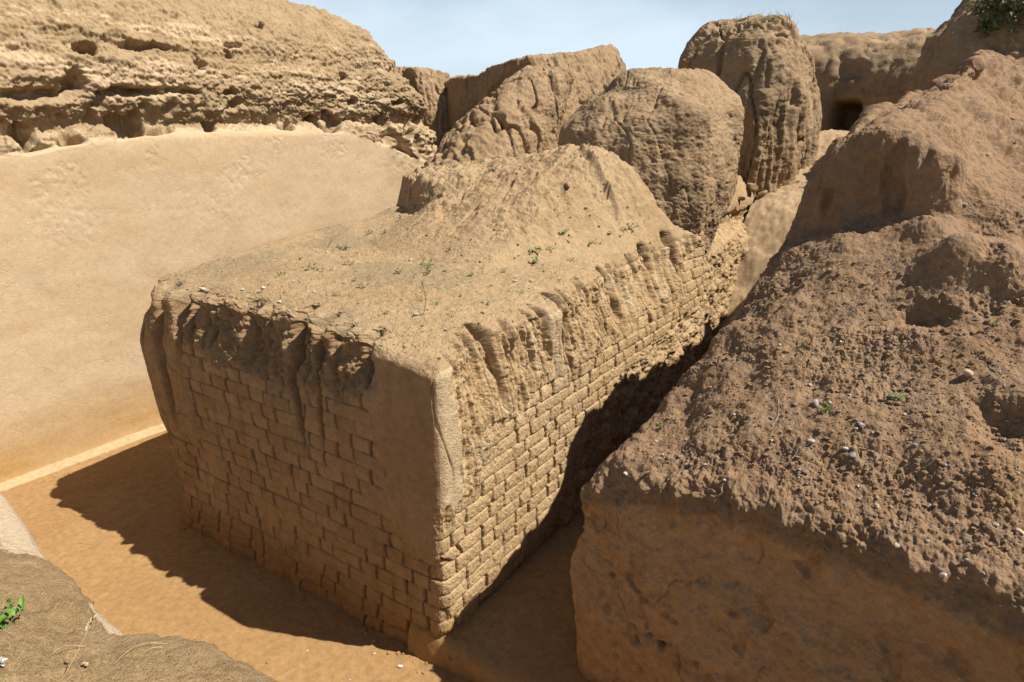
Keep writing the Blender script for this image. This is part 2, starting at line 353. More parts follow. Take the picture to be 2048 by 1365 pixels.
def bricks(u, z, seed, period=0.50, hz=0.1235):
    zz = z - 0.10 + 0.012 * perlin(np.stack([u * 1.3, z * 0.8, 0 * u], -1), seed)
    row = np.floor(zz / hz).astype(np.int32); fz_ = zz - row * hz
    rr = (_h(row, row * 0, row * 0, seed) & np.uint32(1023)) / 1023.0
    x = u + rr * period + 0.008 * perlin(np.stack([u * 6, z * 6, 0 * u], -1), seed + 2)
    k = np.floor(x / period).astype(np.int32); fx = x - k * period
    hb = _h(row, k, row * 0 + 3, seed); j1 = 0.315 + 0.05 * ((hb & np.uint32(255)) / 255.0 - 0.5)
    side = (fx > j1).astype(np.int32)
    dxl = np.where(side == 0, fx, fx - j1); dxr = np.where(side == 0, j1 - fx, period - fx)
    dh = np.minimum(dxl, dxr); dv = np.minimum(fz_, hz - fz_)
    jid = np.where(dxl < dxr, k * 2 + side, k * 2 + side + 1)
    hj = _h(row, jid, row * 0 + 9, seed); rj = (hj & np.uint32(255)) / 255.0; rw = ((hj >> np.uint32(8)) & np.uint32(255)) / 255.0
    hbk = _h(row, k * 2 + side, row * 0 + 5, seed); rb = (hbk & np.uint32(255)) / 255.0; rt = ((hbk >> np.uint32(8)) & np.uint32(255)) / 255.0 - .5
    wj = 0.007 + 0.011 * rw
    n1 = fbm(np.stack([u, z, 0 * u], -1), 7, 3, 0.6, seed=seed + 4)
    head = (0.03 + 0.07 * rj) * (1 - sstep(wj * 0.5, wj * 1.3, dh + 0.006 * n1)) * sstep(0.1, 0.35, rj + 0.1)
    bn = np.clip(0.55 + 1.6 * fbm(np.stack([u * 1.5, z * 9, 0 * u], -1), 1.0, 3, 0.6, seed=seed + 6), 0, 1)
    bed = 0.027 * bn * (1 - sstep(0.002, 0.011, dv + 0.004 * n1))
    pil = 0.010 * np.exp(-dh / 0.014) + 0.010 * np.exp(-dv / 0.015)
    return np.maximum(np.maximum(head, bed), pil) + 0.012 * (rb - 0.5) + rt * 0.05 * (fx - 0.16) * 0.2, rb

def subset(fn, mask, n, *arrs):
    """evaluate fn only where mask holds, zero elsewhere"""
    outs = [np.zeros(mask.shape) for _ in range(n)]
    if mask.any():
        r = fn(*[a_[mask] for a_ in arrs])
        for o_, v_ in zip(outs, r): o_[mask] = v_
    return outs
def front_field(S, Lb, T, zt):
    z = zt + T; P3 = np.stack([S, Lb, z], -1); l = Lb + 0.025 * fbm(P3, 2.5, 2, seed=60)
    pl = (1 - sstep(0.36, 0.54, l + 0.22 * fbm(P3, 2.4, 4, .6, seed=61) + 0.16 * sstep(1.55, 0.9, z) - 0.12)) * sstep(0.83, 0.93, z + 0.05 * fbm(P3, 3, 3, seed=62) + 0.15 * l)
    lf = sstep(2.82, 2.9, l + 0.05 * fbm(P3, 2, 2, seed=63)) * sstep(0.95, 1.15, z + 0.1 * fbm(P3, 3, 3, seed=66))
    bandlow = np.interp(l, [0, 0.5, 0.9, 1.4, 2.0, 2.6, 2.9, 3.7], [-0.2, -0.35, -0.55, -0.62, -0.66, -0.5, -0.5, -0.4]) + 0.30 * fbm(P3 * [0, 1, 0.2], 3.2, 3, seed=64)
    bandlow = np.minimum(bandlow, -0.15)
    x = np.clip(T / bandlow, 0, 1.4)
    amp = (0.05 + 0.20 * np.clip(fbm(P3 * [0, 1, 0.35], 2.3, 3, 0.6, seed=65) + 0.22, 0, 1)) * (1 - pl) * (1 - 0.8 * lf)
    nich = amp * sstep(-0.22, 0.2, x + 0.15 * fbm(P3, 6, 2, seed=59)) * (1 - sstep(0.35, 1.0, x + 0.35 * fbm(P3, 4.5, 3, seed=67)))
    band = sstep(1.15, 0.8, x)
    br, rb = bricks(l, z, 71)
    bm = (1 - pl) * (1 - lf) * sstep(0.85, 1.12, x + 0.2 * fbm(P3, 4, 3, seed=68))
    soft = 0.012 * fbm(P3, 3.3, 4, 0.55, seed=69)
    crackF = 0.02 * (1 - sstep(0, 0.012, np.abs(fbm(P3 * [1, 1, 0.55], 1.7, 3, seed=70)))) * lf * 0.6
    foot = -0.05 * sstep(0.16, 0.06, z) * sstep(0.0, 0.35, fbm(P3 * [0, 1, 0], 3.1, 3, seed=73) + 0.2) - 0.02 * sstep(0.45, 0.1, z)
    g = gully(l, T, z, GF, 75)
    corner = 0.24 * np.clip((Lb - 2.95) / .67, 0, 1) ** 2.2 * sstep(-0.6, 0.02, T) + 0.05 * np.clip((Lb - 3.2) / .42, 0, 1) ** 2
    rill = np.clip(fbm(P3 * [1, 9, 0.9], 1.0, 3, 0.6, seed=76) + 0.02, 0, 1)
    d = nich + g + corner + bm * (br + 0.008) + soft + crackF + foot - 0.012 * pl - 0.012 * lf
    b2 = np.clip(band * (1 - pl) * (1 - 0.55 * lf), 0, 1)
    d = d + b2 * (0.17 * rill * sstep(-0.02, -0.14, T) + 0.085 * sstep(0.06, -0.1, T) * fbm(P3, 6, 4, 0.6, seed=77) + 0.03 * fbm(P3, 22, 3, .6, seed=79) - 0.03 * (clods(P3, 15, 78) - 0.4))
    d = d + 0.004 * fbm(P3 * [1, 1.6, .8], 34, 2, 0.6, seed=58) * (1 - pl)
    soil = np.clip(band * (1 - pl) * (1 - lf) * 0.8 + sstep(-.1, 0, T) * (1 - pl) + 0.6 * (g > 0.04), 0, 1)
    return d, soil, pl, np.where(bm > .4, rb, .5)
def side_field(S, Lb, T, zt):
    z = zt + T; P3 = np.stack([S, Lb, z], -1); s = S + 0.035 * fbm(P3, 2.2, 3, seed=80)
    bl = np.interp(s, [-1, 0.0, 1.6, 2.2, 2.6, 3.4, 5.3, 5.5], [0.2, 0.2, 0.25, 0.9, 1.3, 1.52, 1.70, 1.70])
    endm = 1 - sstep(5.36, 5.44, s + 0.05 * fbm(P3, 3, 2, seed=81))
    tb = np.interp(s, [0, 0.1, 0.35, 0.7, 1.4, 2, 3, 4, 4.6, 4.9, 5.4], [-1.2, -1.2, -1.1, -.8, -.62, -.7, -.62, -.6, -.75, -.3, -.12]) + 0.22 * fbm(P3 * [1, 0, 0.3], 3.4, 3, seed=82)
    tb = np.minimum(tb, -0.1)
    plR = (1 - sstep(0.17, 0.25, s + 0.16 * fbm(P3 * [1, 1, .5], 4, 4, .6, seed=83) - 0.05 * sstep(2.1, 1.3, z))) * sstep(1.28, 1.36, z + 0.12 * fbm(P3, 5, 3, seed=84))
    plR = np.maximum(plR, (1 - sstep(0.09, 0.12, np.abs(s - 1.66 + 0.05 * (T + .5)) + 0.05 * fbm(P3, 5, 3, seed=95))) * sstep(-0.78, -0.68, T + 0.15 * fbm(P3, 4, 3, seed=49)) * 0.55)
    bR, rbR = bricks(s, z, 91)
    lowr = z - bl + 0.14 * fbm(P3, 2.4, 3, seed=86)
    xr = np.clip(T / tb, 0, 1.4)
    bmR = (1 - plR) * endm * sstep(0.9, 1.12, xr + 0.2 * fbm(P3, 4, 3, seed=85)) * sstep(-0.04, 0.04, lowr)
    roughz = endm * sstep(0.05, -0.02, lowr)
    gR = gully(s, T, z, GR, 87) * (0.6 + 0.8 * np.clip(fbm(P3 * [1, 0, 0], 1.7, 2, seed=57) + .4, 0, 1))
    rill = np.clip(fbm(P3 * [8, 1, 0.8], 1.0, 3, 0.62, seed=94), -0.1, 1)
    rill2 = np.clip(fbm(P3 * [22, 1, 1.6], 1.0, 3, 0.62, seed=56), -0.1, 1)
    bandR = sstep(1.15, 0.85, xr) * endm * (1 - plR)
    bev = 0.20 * sstep(-0.8, 0.0, T) * np.interp(s, [0, 0.25, 0.6, 1.2, 1.75, 2.1, 3, 4, 5, 5.4], [0, 0.1, 0.9, 0.5, 0.25, 0.8, 1.1, 1.2, 0.8, 0.1]) * (1 - 0.5 * plR)
    d = bev + gR + bmR * (bR * 1.05 + 0.004) + 0.014 * fbm(P3, 3.3, 4, 0.55, seed=89) - 0.02 * plR
    d = d + bandR * (0.16 * rill + 0.06 * rill2 + 0.045 * fbm(P3, 6, 4, 0.6, seed=88) - 0.014 * (clods(P3, 17, 96) - 0.4)) * sstep(0.03, -0.06, T)
    d = d + bandR * 0.06 * fbm(P3 * [1, 0, 0], 5, 3, .6, seed=55)
    d = d + roughz * (0.035 + 0.10 * fbm(P3, 3.0, 4, 0.6, seed=92) + 0.03 * fbm(P3, 15, 3, .6, seed=54) - 0.05 * (clods(P3, 7, 93) - 0.3) - 0.10 * np.clip((bl - z - 0.1) / 1.2, 0, 1))
    d = d + (1 - endm) * (0.14 + 0.11 * fbm(P3, 2.2, 4, 0.6, seed=97) + 0.03 * fbm(P3, 13, 3, .6, seed=53) - 0.05 * (clods(P3, 7, 98) - .3) + 0.25 * sstep(-0.5, 0, T) ** 2)
    d = d + (0.008 * fbm(P3 * [1, 1, .6], 38, 2, 0.6, seed=99) - 0.007 * (clods(P3 * [1, 1, .7], 42, 52) - .3)) * (1 - plR) * endm
    d = d + 0.016 * (1 - sstep(0, .03, np.abs(fbm(P3 * [1, 1, .3], 3.0, 2, seed=51)))) * plR
    soil = np.clip(bandR * np.clip(0.15 + 1.8 * rill, 0, 1) * 0.9 + 0.7 * (gR > 0.05) + sstep(-.06, 0, T) * .8 * (1 - plR), 0, 1)
    pale = np.clip(plR * 0.9 + bandR * sstep(0.05, 0.25, fbm(P3 * [3, 1, 1.0], 1.6, 3, seed=50)) * 0.7, 0, 1)
    return d, soil, pale, endm, np.where(bmR > .4, rbR, .5)
def top_field(S, Lb, T, zt):
    P3 = np.stack([S, Lb, zt + T], -1); l, s = Lb, S
    ta = 0.022 * fbm(P3, 1.6, 3, seed=101) + 0.014 * fbm(P3, 6, 4, 0.62, seed=102)
    hh = sstep(0.05, 0.35, heap(S, Lb))
    ta = ta + hh * (0.13 * fbm(P3, 1.9, 4, 0.58, seed=103) + 0.05 * fbm(P3, 8, 4, 0.62, seed=104) + 0.03 * clods(P3, 14, 109) * sstep(-.1, .2, fbm(P3, 1.5, 2, seed=116)) - 0.05 * sstep(.1, .3, fbm(P3 * [.6, 2.2, 1], 2.4, 3, .6, seed=117))) + 0.014 * clods(P3, 22, 105) * sstep(-0.05, 0.25, fbm(P3, 2.4, 3, seed=106)) + 0.012 * clods(P3, 40, 110) * sstep(-0.1, 0.2, fbm(P3, 3.4, 3, seed=108))
    ledge = np.exp(-((S - 4.05 - .35 * (Lb - .75)) / .05) ** 2) * sstep(.5, .6, Lb) * sstep(1.25, 1.1, Lb) * 0.12
    ta = ta + ledge + hh * 0.16 * sstep(2.6, 3.0, Lb) * fbm(P3, 3.5, 4, .6, seed=112)
    far = sstep(5.3, 5.8, S) * (1 - sstep(0.6, 1.2, Lb)); ta = ta + far * (0.10 * fbm(P3, 3, 4, .6, seed=113) + 0.04 * clods(P3, 8, 114))
    tl = 0.7 * np.exp(-(S / 0.10) ** 2) * gully(l, 0 * T - 0.02, zt, GF, 75) + 0.6 * np.exp(-(Lb / 0.10) ** 2) * gully(s, 0 * T - 0.02, zt, GR, 87)
    e = np.exp(-(np.minimum(S, Lb) / 0.16) ** 2)
    return (-ta + tl + e * (0.035 * fbm(P3, 6, 4, .6, seed=107) + 0.02 + 0.015 * fbm(P3, 20, 3, .6, seed=115)),)
def field(S, Lb, T, zt):
    """moves of the ideal rounded box: inward on the front, inward on the side, down on the top"""
    wF = np.exp(-(S / 0.22) ** 2); wR = np.exp(-(Lb / 0.22) ** 2)
    dF, sF, pl, tnF = subset(front_field, wF > 1e-3, 4, S, Lb, T, zt)
    dR, sR, pale, endm, tnR = subset(side_field, wR > 1e-3, 5, S, Lb, T, zt)
    dT, = subset(top_field, T > -0.7, 1, S, Lb, T, zt)
    return dF * wF, dR * wR, dT, sF, sR, pl, pale, endm, tnF, tnR
def block_map(S, Lb, T, face):
    """ideal box (s, l, height under the top) -> rounded, eroded shape"""
    q = np.stack([np.maximum(S, RB), np.clip(Lb, RB, BW - RB), np.minimum(T, -RB)], -1)
    X = np.stack([S, Lb, T], -1); d = X - q; n = np.linalg.norm(d, axis=-1, keepdims=True)
    X = q + RB * d / np.maximum(n, 1e-6)
    zt = ztop(S, Lb)
    r = field(S, Lb, T, zt)
    wT = np.exp(np.minimum(T, 0) / 0.10)
    P = np.stack([X[..., 0] + r[0], (X[..., 1] + r[1]), zt + X[..., 2] - wT * r[2]], -1)
    P[..., 1] *= 1 + (lean(P[..., 2]) - 1)
    return P, r
def vsamp(n):                                   # heights, denser towards the top
    v = np.linspace(0, 1, int(n * Q)); return v
block = empty('mud_brick_block', (1.8, 1.8, 0))
tag(block, 'long low block of eroded mud brick with a flat weedy top, in the middle', 'mud brick wall')
# front
u = np.linspace(0, BW, int(600 * Q)); v = np.linspace(0, 1, int(470 * Q)); Lb, V = np.meshgrid(u, v, indexing='ij'); S = 0 * Lb
T = (V - 1) * (ztop(S, Lb) + 0.06)
P, r = block_map(S, Lb, T, 0)
zc = P[..., 2]
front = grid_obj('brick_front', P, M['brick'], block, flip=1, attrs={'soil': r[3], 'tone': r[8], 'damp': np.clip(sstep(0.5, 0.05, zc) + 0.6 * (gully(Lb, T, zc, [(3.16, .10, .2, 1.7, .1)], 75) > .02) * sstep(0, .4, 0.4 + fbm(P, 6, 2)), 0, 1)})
# side
u = np.concatenate([np.linspace(0, 3, int(480 * Q)), np.linspace(3, SMAX, int(430 * Q))[1:]]); S, V = np.meshgrid(u, v, indexing='ij'); Lb = 0 * S
T = (V - 1) * (ztop(S, Lb) + 0.06)
P, r = block_map(S, Lb, T, 1)
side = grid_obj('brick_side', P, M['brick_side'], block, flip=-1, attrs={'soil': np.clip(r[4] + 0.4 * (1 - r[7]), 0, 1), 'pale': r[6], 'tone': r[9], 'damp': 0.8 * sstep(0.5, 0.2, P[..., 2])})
# far side, out of sight from the front
u = np.linspace(0, SMAX, int(160 * Q)); S, V = np.meshgrid(u, np.linspace(0, 1, int(60 * Q)), indexing='ij'); Lb = 0 * S + BW
T = (V - 1) * (ztop(S, Lb) + 0.06); P, r = block_map(S, Lb, T, 2)
P[..., 1] += 0.05 * fbm(P, 2, 4) * sstep(0.03, 0.3, S)
grid_obj('plaster_back', P, M['brick'], block, flip=1, attrs={'soil': 0 * S, 'tone': 0 * S + .5, 'damp': 0 * S})
# top
u = np.concatenate([np.linspace(0, 0.5, int(110 * Q)), np.linspace(0.5, 4.5, int(430 * Q))[1:], np.linspace(4.5, SMAX, int(180 * Q))[1:]])
lv = np.concatenate([np.linspace(0, 0.5, int(100 * Q)), np.linspace(0.5, BW, int(330 * Q))[1:]])
S, Lb = np.meshgrid(u, lv, indexing='ij'); T = 0 * S
P, r = block_map(S, Lb, T, 3)
near = sstep(0.5, 0.1, S)
top = grid_obj('earth_top', P, M['top'], block, flip=1, attrs={'soil': np.clip(sstep(-0.05, 0.2, fbm(P, 1.1, 3, seed=111)) * 0.7 * sstep(0.3, 0.0, heap(S, Lb)) * sstep(0.4, 1.2, Lb), 0, 1), 'damp': 0 * S})

# ------------------------------------------------------------------ the tall plastered wall on the left
lw = empty('plastered_wall', (2, 6, 0))
tag(lw, 'tall earthen wall on the left, smooth pale plaster below a pitted eroded crown', 'earth wall')
zs = [-0.1, 0.12, 0.5, 1.5, 2.6, 3.4, 3.74, 3.86, 3.95, 4.10, 4.35, 4.62, 4.80, 5.05, 5.25, 5.45, 5.75, 6.1]
ls = [5.86, 5.92, 5.95, 5.97, 5.98, 5.99, 6.0, 6.06, 6.16, 6.06, 6.00, 6.02, 6.10, 6.16, 6.30, 6.50, 7.2, 8.4]
def s_end(z): return np.interp(z, [-0.1, 1.5, 3.1, 3.5, 4.2, 5.0, 5.46, 5.75, 6.1], [8.6, 8.2, 7.75, 7.4, 7.1, 6.3, 6.0, 5.9, 5.7])
tt = [-4.2, -2.0, 0.0, 1.0, 2.0, 3.0, 4.0]
rows = []
for z, l in zip(zs, ls):
    se = s_end(z); row = []
    for t in tt: row.append((t, l, z - (0.18 * (1 if z > 3.6 else 0) * max(0, (1.2 - t)) / 2.0)))
    for k in (0.55, 0.85, 0.96): row.append((4.0 + (se - 4.0) * k, l + (0.02 if k < .9 else 0.05), z))
    row += [(se, l + 0.22, z), (se + 0.02, l + 0.9, z), (se - 0.3, l + 2.6, z)]
    rows.append(row)
P = net(np.array(rows), 430, 860, wu=[.25, .4, 1, 1.1, .8, .4, .22, .2, .25, .35, .35, .25, .3, .3, .35, .5, .6], wv=[1.2, 1.6, 1.1, 1.1, 1.1, 1.1, 1.4, .8, .3, .2, .5, .8])
N = normals(P)
FLW = 1 if (W(N + P) - W(P))[100, 300] @ np.array([0.8, -0.5, 0]) > 0 else -1
z, s = P[..., 2], P[..., 0]
bz = np.interp(s, [-4, 0, 1, 2.3, 4, 5, 6, 7], [3.45, 3.62, 3.78, 3.86, 3.86, 3.78, 3.5, 3.2]) + 0.06 * fbm(P, 1.6, 3, seed=120)
up = sstep(-0.04, 0.05, z - bz)
endz = sstep(5.2, 6.6, s) * sstep(2.6, 3.4, z)
d = up * (0.10 * fbm(P, 1.4, 3, 0.5, seed=121) + 0.07 * fbm(P * [1, 1, 1.8], 4.0, 4, 0.62, seed=122) + 0.06 * fbm(P, 12, 4, 0.65, seed=123) + 0.065 * fbm(P * [.6, .6, 2.6], 2.2, 4, .6, seed=124) + 0.03 * fbm(P, 34, 3, .6, seed=125) + .08 * sstep(5, 6, s) * fbm(P, 3, 3, .6, seed=136))
d = d - up * 0.24 * sstep(0.0, 0.3, fbm(P * [1.2, 1, 0.9], 2.4, 2, seed=126)) * sstep(0.55, 0.1, z - bz)
d = d + (1 - up) * (0.018 * fbm(P, 0.9, 3, seed=127) + 0.007 * fbm(P, 4, 3, 0.5, seed=128))
flk = sstep(0.05, 0.25, fbm(P, 1.3, 3, seed=129)) * sstep(2.0, 3.4, z)
d = d - (1 - up) * flk * 0.007 * sstep(0.0, 0.2, fbm(P, 11, 3, 0.6, seed=130))
hair = np.abs(fbm(P * [1, 1, 0.7] + 0.2 * np.stack([perlin(P * 3)] * 3, -1), 2.4, 3, seed=132))
d = d + endz * 0.07 * fbm(P, 3, 4, 0.6, seed=134)
hn1 = 0.10 * fbm(P, 7, 3, .6, seed=137); hn2 = 0.08 * fbm(P, 7, 3, .6, seed=138)
for (px, py, w1, w2, dp) in [(180, 97, .10, .06, .35), (400, 128, .07, .055, .30), (465, 108, .07, .04, .2), (300, 92, .22, .035, .16), (480, 90, .14, .03, .10), (150, 165, .10, .10, .3), (70, 190, .28, .06, .2),
                             (265, 185, .30, .05, .28), (360, 182, .16, .035, .16), (205, 200, .05, .10, .15), (460, 185, .07, .04, .18), (690, 150, .09, .05, .3), (705, 205, .07, .04, .2), (660, 230, .06, .05, .25),
                             (800, 205, .10, .04, .25), (820, 260, .10, .09, .35), (770, 235, .06, .05, .2), (640, 245, .05, .03, .15), (850, 235, .06, .08, .2), (545, 50, .03, .03, .15)]:
    c = onL(px, py, 6.02)
    e = ((s - c[0] + hn1) / (w1 * 1.25)) ** 2 + ((z - c[2] + hn2 - 0.25 * w2 * np.sin((s - c[0]) / w1)) / (w2 * 1.25)) ** 2
    d = d - dp * np.exp(-e ** 2.2)
P = disp(P, d, FLW)
cap = sstep(5.1, 5.35, z + 0.15 * fbm(P, 1.2, 3, seed=140))
k = int(np.argmin(np.abs(z[:, 200] - 3.80)))
bot = slice(0, k); upr = slice(k - 1, None)
att = lambda sl_: {'soil': np.clip(cap * 0.9 + up * (0.45 + 0.5 * sstep(-.15, .2, fbm(P * [.5, .5, 2.2], 1.5, 4, .6, seed=141))), 0, 1)[sl_], 'damp': (0.75 * sstep(0.85, 0.12, z + 0.25 * fbm(P * [1, 1, .3], 1.3, 3, seed=142)) * (1 - up) + .22 * (1 - up) * sstep(.0, .3, fbm(P * [.35, .35, 1.5], 1.3, 4, .55, seed=143)))[sl_]}
grid_obj('plaster_face', P[bot], M['plaster'], lw, flip=FLW, attrs=att(bot))
grid_obj('eroded_crown', P[upr], M['plaster'], lw, flip=FLW, attrs=att(upr))

# ------------------------------------------------------------------ free standing earth mounds
def mound(name, levels, nu=190, nv=260, seed=0, big=.12, mid=.06, fine=.03, flute=0.0, mat='mound', holes=(), soilz=None, parent=None, rot=0.0, expn=2.6, cuts=()):
    """levels: (z, centre s, centre l, half size s, half size l); superellipse rings lofted upward, closed on top"""
    ph = np.linspace(0, 2 * math.pi, 33)[:-1]; rows = []
    for (z, cs, cl, a_, b2) in levels:
        e = 2.0 / expn
        x = np.sign(np.cos(ph)) * np.abs(np.cos(ph)) ** e * a_; y = np.sign(np.sin(ph)) * np.abs(np.sin(ph)) ** e * b2
        c, s_ = math.cos(rot), math.sin(rot)
        rows.append(np.stack([cs + x * c - y * s_, cl + x * s_ + y * c, 0 * x + z], -1))
    rows = np.array(rows); rows = np.concatenate([rows, rows[:, :1]], 1)
    P = net(rows, nu, nv)
    for n_, c_ in cuts:
        n_ = np.array(n_, float); n_ /= np.linalg.norm(n_); e = (P - np.array(c_)) @ n_; e = e + 0.06 * fbm(P, 1.5, 2, seed=seed + 90)
        P = P - n_ * (0.92 * 0.5 * (e + np.sqrt(e * e + 0.004)))[..., None]
    flip = 1
    Nn = normals(P, 1); 
    i0 = P.shape[0] // 3
    cen = P[i0].mean(0)
    if ((P[i0] - cen) * Nn[i0])[..., :2].sum() < 0: flip = -1
    d = rough(P, None, big, mid, fine, 1.0, seed)
    if flute:
        fl = fbm(P * [1, 1, 0.12], 3.0, 3, 0.55, seed=seed + 60); d = d - flute * sstep(0.02, 0.3, fl) + flute * .4
        crk = np.abs(fbm(P * [1, 1, 0.25], 1.6, 2, seed=seed + 61)); d = d - flute * 1.2 * (1 - sstep(0, .035, crk))
    for (c, rr, dp) in holes:
        q_ = np.abs((P - np.array(c)) / np.array(rr)); e = (q_ ** 5).sum(-1) ** .2 + .12 * fbm(P, 3, 3, seed=seed + 71); d = d - dp * np.exp(-np.clip(e, 0, 9) ** 6)
    wgt = np.ones(P.shape[1]); 
    P = disp(P, d, flip)
    sm = 0.5 * (P[:, 0] + P[:, -1]); kk = 12
    for q in range(kk):
        f_ = (1 - q / kk) ** 2
        P[:, q] += (sm - P[:, 0]) * 0 if q else 0
    P[:, 0] = sm; P[:, -1] = sm
    Nz = normals(P, flip)[..., 2]
    zz = P[..., 2]; ztp = levels[-1][0]
    so_ = np.clip(0.5 + 1.6 * fbm(P, 1.2, 3, seed=seed + 50) - 0.1, 0, 1) * 0.8
    if soilz: so_ = np.clip(so_ * 0.6 + sstep(soilz[0], soilz[1], zz), 0, 1)
    return grid_obj(name, P, M[mat], parent, flip=flip, attrs={'soil': so_, 'damp': 0 * zz})

o = mound('boulder_mound', [(2.35, 5.75, .98, .82, .80), (2.75, 5.75, .98, 1.02, .92), (3.1, 5.78, 1.02, 1.2, 1.04), (3.6, 5.85, 1.06, 1.24, 1.12), (4.0, 5.95, 1.1, 1.2, 1.1), (4.3, 6.1, 1.12, 1.05, .92), (4.52, 6.2, 1.18, .75, .62), (4.62, 6.25, 1.2, .4, .32), (4.65, 6.25, 1.2, .02, .02)],
          300, 420, seed=200, big=.16, mid=.035, fine=.022, flute=.018, cuts=[((0, -1, .05), (6, -.05, 3.2)), ((-.75, -.66, .1), (5.0, .30, 3.3)), ((-.35, .6, .72), (5.5, 1.85, 4.2)), ((-.72, 0, .69), (5.1, 1.0, 4.2)), ((-.8, -.3, -.5), (4.72, .45, 2.9))])
tag(o, 'big round boulder-like lump of eroded earth resting on the back of the brick block', 'earth mound')
o = mound('tall_mound', [(2.0, 10.3, 1.0, 1.86, 1.0), (3.0, 10.3, 1.0, 1.86, 1.0), (3.9, 10.3, 1.0, 1.86, 1.04), (4.6, 10.25, 1.02, 1.82, 1.06), (5.0, 10.15, 1.05, 1.65, 1.0), (5.3, 10.05, 1.08, 1.35, .82), (5.5, 9.95, 1.1, .95, .55), (5.62, 9.9, 1.1, .02, .02)],
          320, 420, seed=230, big=.18, mid=.045, fine=.024, flute=.09, expn=3.4, cuts=[((0, -1, .16), (10, .0, 3.6)), ((-1, .12, .1), (8.5, 1, 3.8)), ((.45, -.5, .74), (10.9, .3, 5.1)), ((-.45, .55, .7), (8.8, 1.75, 5.1))])
tag(o, 'tallest rounded tower of earth at the head of the trench, domed top against the sky', 'earth mound')
# spur and ridge behind the block
def wall_net(name, cols, rowspec, nu, nv, seed, big, mid, fine, flute=0.0, holes=()):
    """cols: top point (s, l, z), foot offset (ds, dl), back offset (ds, dl); rowspec: (height fraction, share of the foot offset)"""
    rows = []
    for f_, k_ in rowspec: rows.append([(t_[0] + fo[0] * k_, t_[1] + fo[1] * k_, 1.0 + (t_[2] - 1.0) * f_) for t_, fo, bk in cols])
    for k_, dz in ((.12, .0), (.5, .02), (1, -.1)): rows.append([(t_[0] + bk[0] * k_, t_[1] + bk[1] * k_, t_[2] + dz) for t_, fo, bk in cols])
    P = net(np.array(rows), nu, nv); Nn = normals(P); fl = 1 if Nn[int(P.shape[0] * .97), P.shape[1] // 2, 2] > 0 else -1
    d = rough(P, None, big, mid, fine, 1.0, seed)
    if flute:
        f2 = fbm(P * [1, 1, 0.15], 2.6, 3, 0.55, seed=seed + 60); d = d - flute * sstep(0.02, 0.3, f2) + flute * .4
        d = d - flute * 1.2 * (1 - sstep(0, .03, np.abs(fbm(P * [1, 1, 0.25], 1.5, 2, seed=seed + 61))))
    for (c, rr, dp) in holes:
        e = np.linalg.norm((P - np.array(c)) / np.array(rr), axis=-1); d = d - dp * np.exp(-e ** 4)
    P = disp(P, d, fl)
    return grid_obj(name, P, M['mound'], None, flip=fl, attrs={'soil': np.clip(0.4 + 1.6 * fbm(P, 1.2, 3, seed=seed + 50), 0, 1) * .8, 'damp': 0 * d})
_bk = (1.3, 1.0)
o = wall_net('back_ridge', [((8.6, 7.0, 4.6), (-.05, 0), _bk), (onL(912, 156, 6.1), (-.08, 0), _bk), (onL(950, 152, 5.6), (-.08, 0), _bk), (onL(985, 133, 5.1), (-.1, 0), _bk), (onL(1010, 124, 4.75), (-.1, -.05), _bk), (onL(1050, 117, 4.3), (-.15, -.25), _bk),
      (onL(1090, 113, 4.1), (-.1, -.6), _bk), (onL(1150, 107, 4.0), (0, -.8), _bk), (onL(1205, 94, 4.0), (.1, -.7), _bk), (onL(1228, 94, 4.05), (.2, -.5), _bk), (onL(1243, 125, 4.15), (.4, -.4), (.5, 1.5)), ((12.6, 4.6, 3.6), (.4, 0), (.5, 2))],
     [(0, 1), (.45, .85), (.75, .55), (.92, .2), (.985, .03), (1, 0)], 260, 520, 260, .06, .05, .03, .05)
tag(o, 'long flat-topped ridge of brown earth behind the block, its top slanting up to the right', 'earth mound')
o = mound('spur_mound', [(1.2, 6.2, 4.4, 1.6, .85), (2.9, 6.5, 4.38, 1.5, .85), (3.4, 6.8, 4.32, 1.3, .78), (3.9, 7.15, 4.22, 1.05, .66), (4.4, 7.6, 4.1, .8, .5), (4.75, 7.9, 4.05, .55, .36), (4.86, 8.0, 4.0, .02, .02)],
          240, 340, seed=290, big=.10, mid=.05, fine=.03, flute=.10, expn=2.4)
tag(o, 'fluted earth spur sloping down from the ridge towards the block', 'earth mound')
o = mound('fluted_mound', [(1.2, 8.5, 7.1, 1.1, .95), (3.2, 8.45, 7.1, .95, .85), (4.2, 8.35, 7.15, .8, .72), (4.6, 8.2, 7.2, .66, .6), (4.9, 8.1, 7.2, .5, .45), (4.97, 8.1, 7.2, .02, .02)],
          220, 320, seed=320, big=.09, mid=.05, fine=.03, flute=.07, expn=3)
tag(o, 'small brown fluted mound just past the end of the plastered wall', 'earth mound')
o = mound('far_ridge', [(1.5, 16.5, -0.6, 1.4, 4.0), (4.3, 16.4, -0.6, 1.35, 3.9), (5.3, 16.5, -0.8, 1.25, 4.1), (5.75, 16.7, -0.9, .95, 3.9), (5.92, 16.9, -1.0, .4, 3.2), (5.95, 16.9, -1.0, .02, .02)],
          150, 330, seed=350, big=.14, mid=.07, fine=.03, flute=.04, expn=3.5, holes=[(onS(1690, 236, 15.1), (1.2, .30, .36), 1.3), (onS(1706, 140, 15.15), (1., .28, .2), .14)])
tag(o, 'far earth ridge closing the trench, with a dark square opening at its foot', 'earth mound')
o = mound('overgrown_mound', [(2.5, 11.2, -4.0, 1.8, 2.55), (4.3, 11.2, -3.9, 1.75, 2.5), (5.3, 11.3, -3.95, 1.6, 2.35), (6.0, 11.5, -4.1, 1.3, 1.95), (6.6, 11.7, -4.4, .8, 1.2), (6.8, 11.7, -4.4, .02, .02)],
          150, 260, seed=380, big=.2, mid=.10, fine=.03, flute=.05)
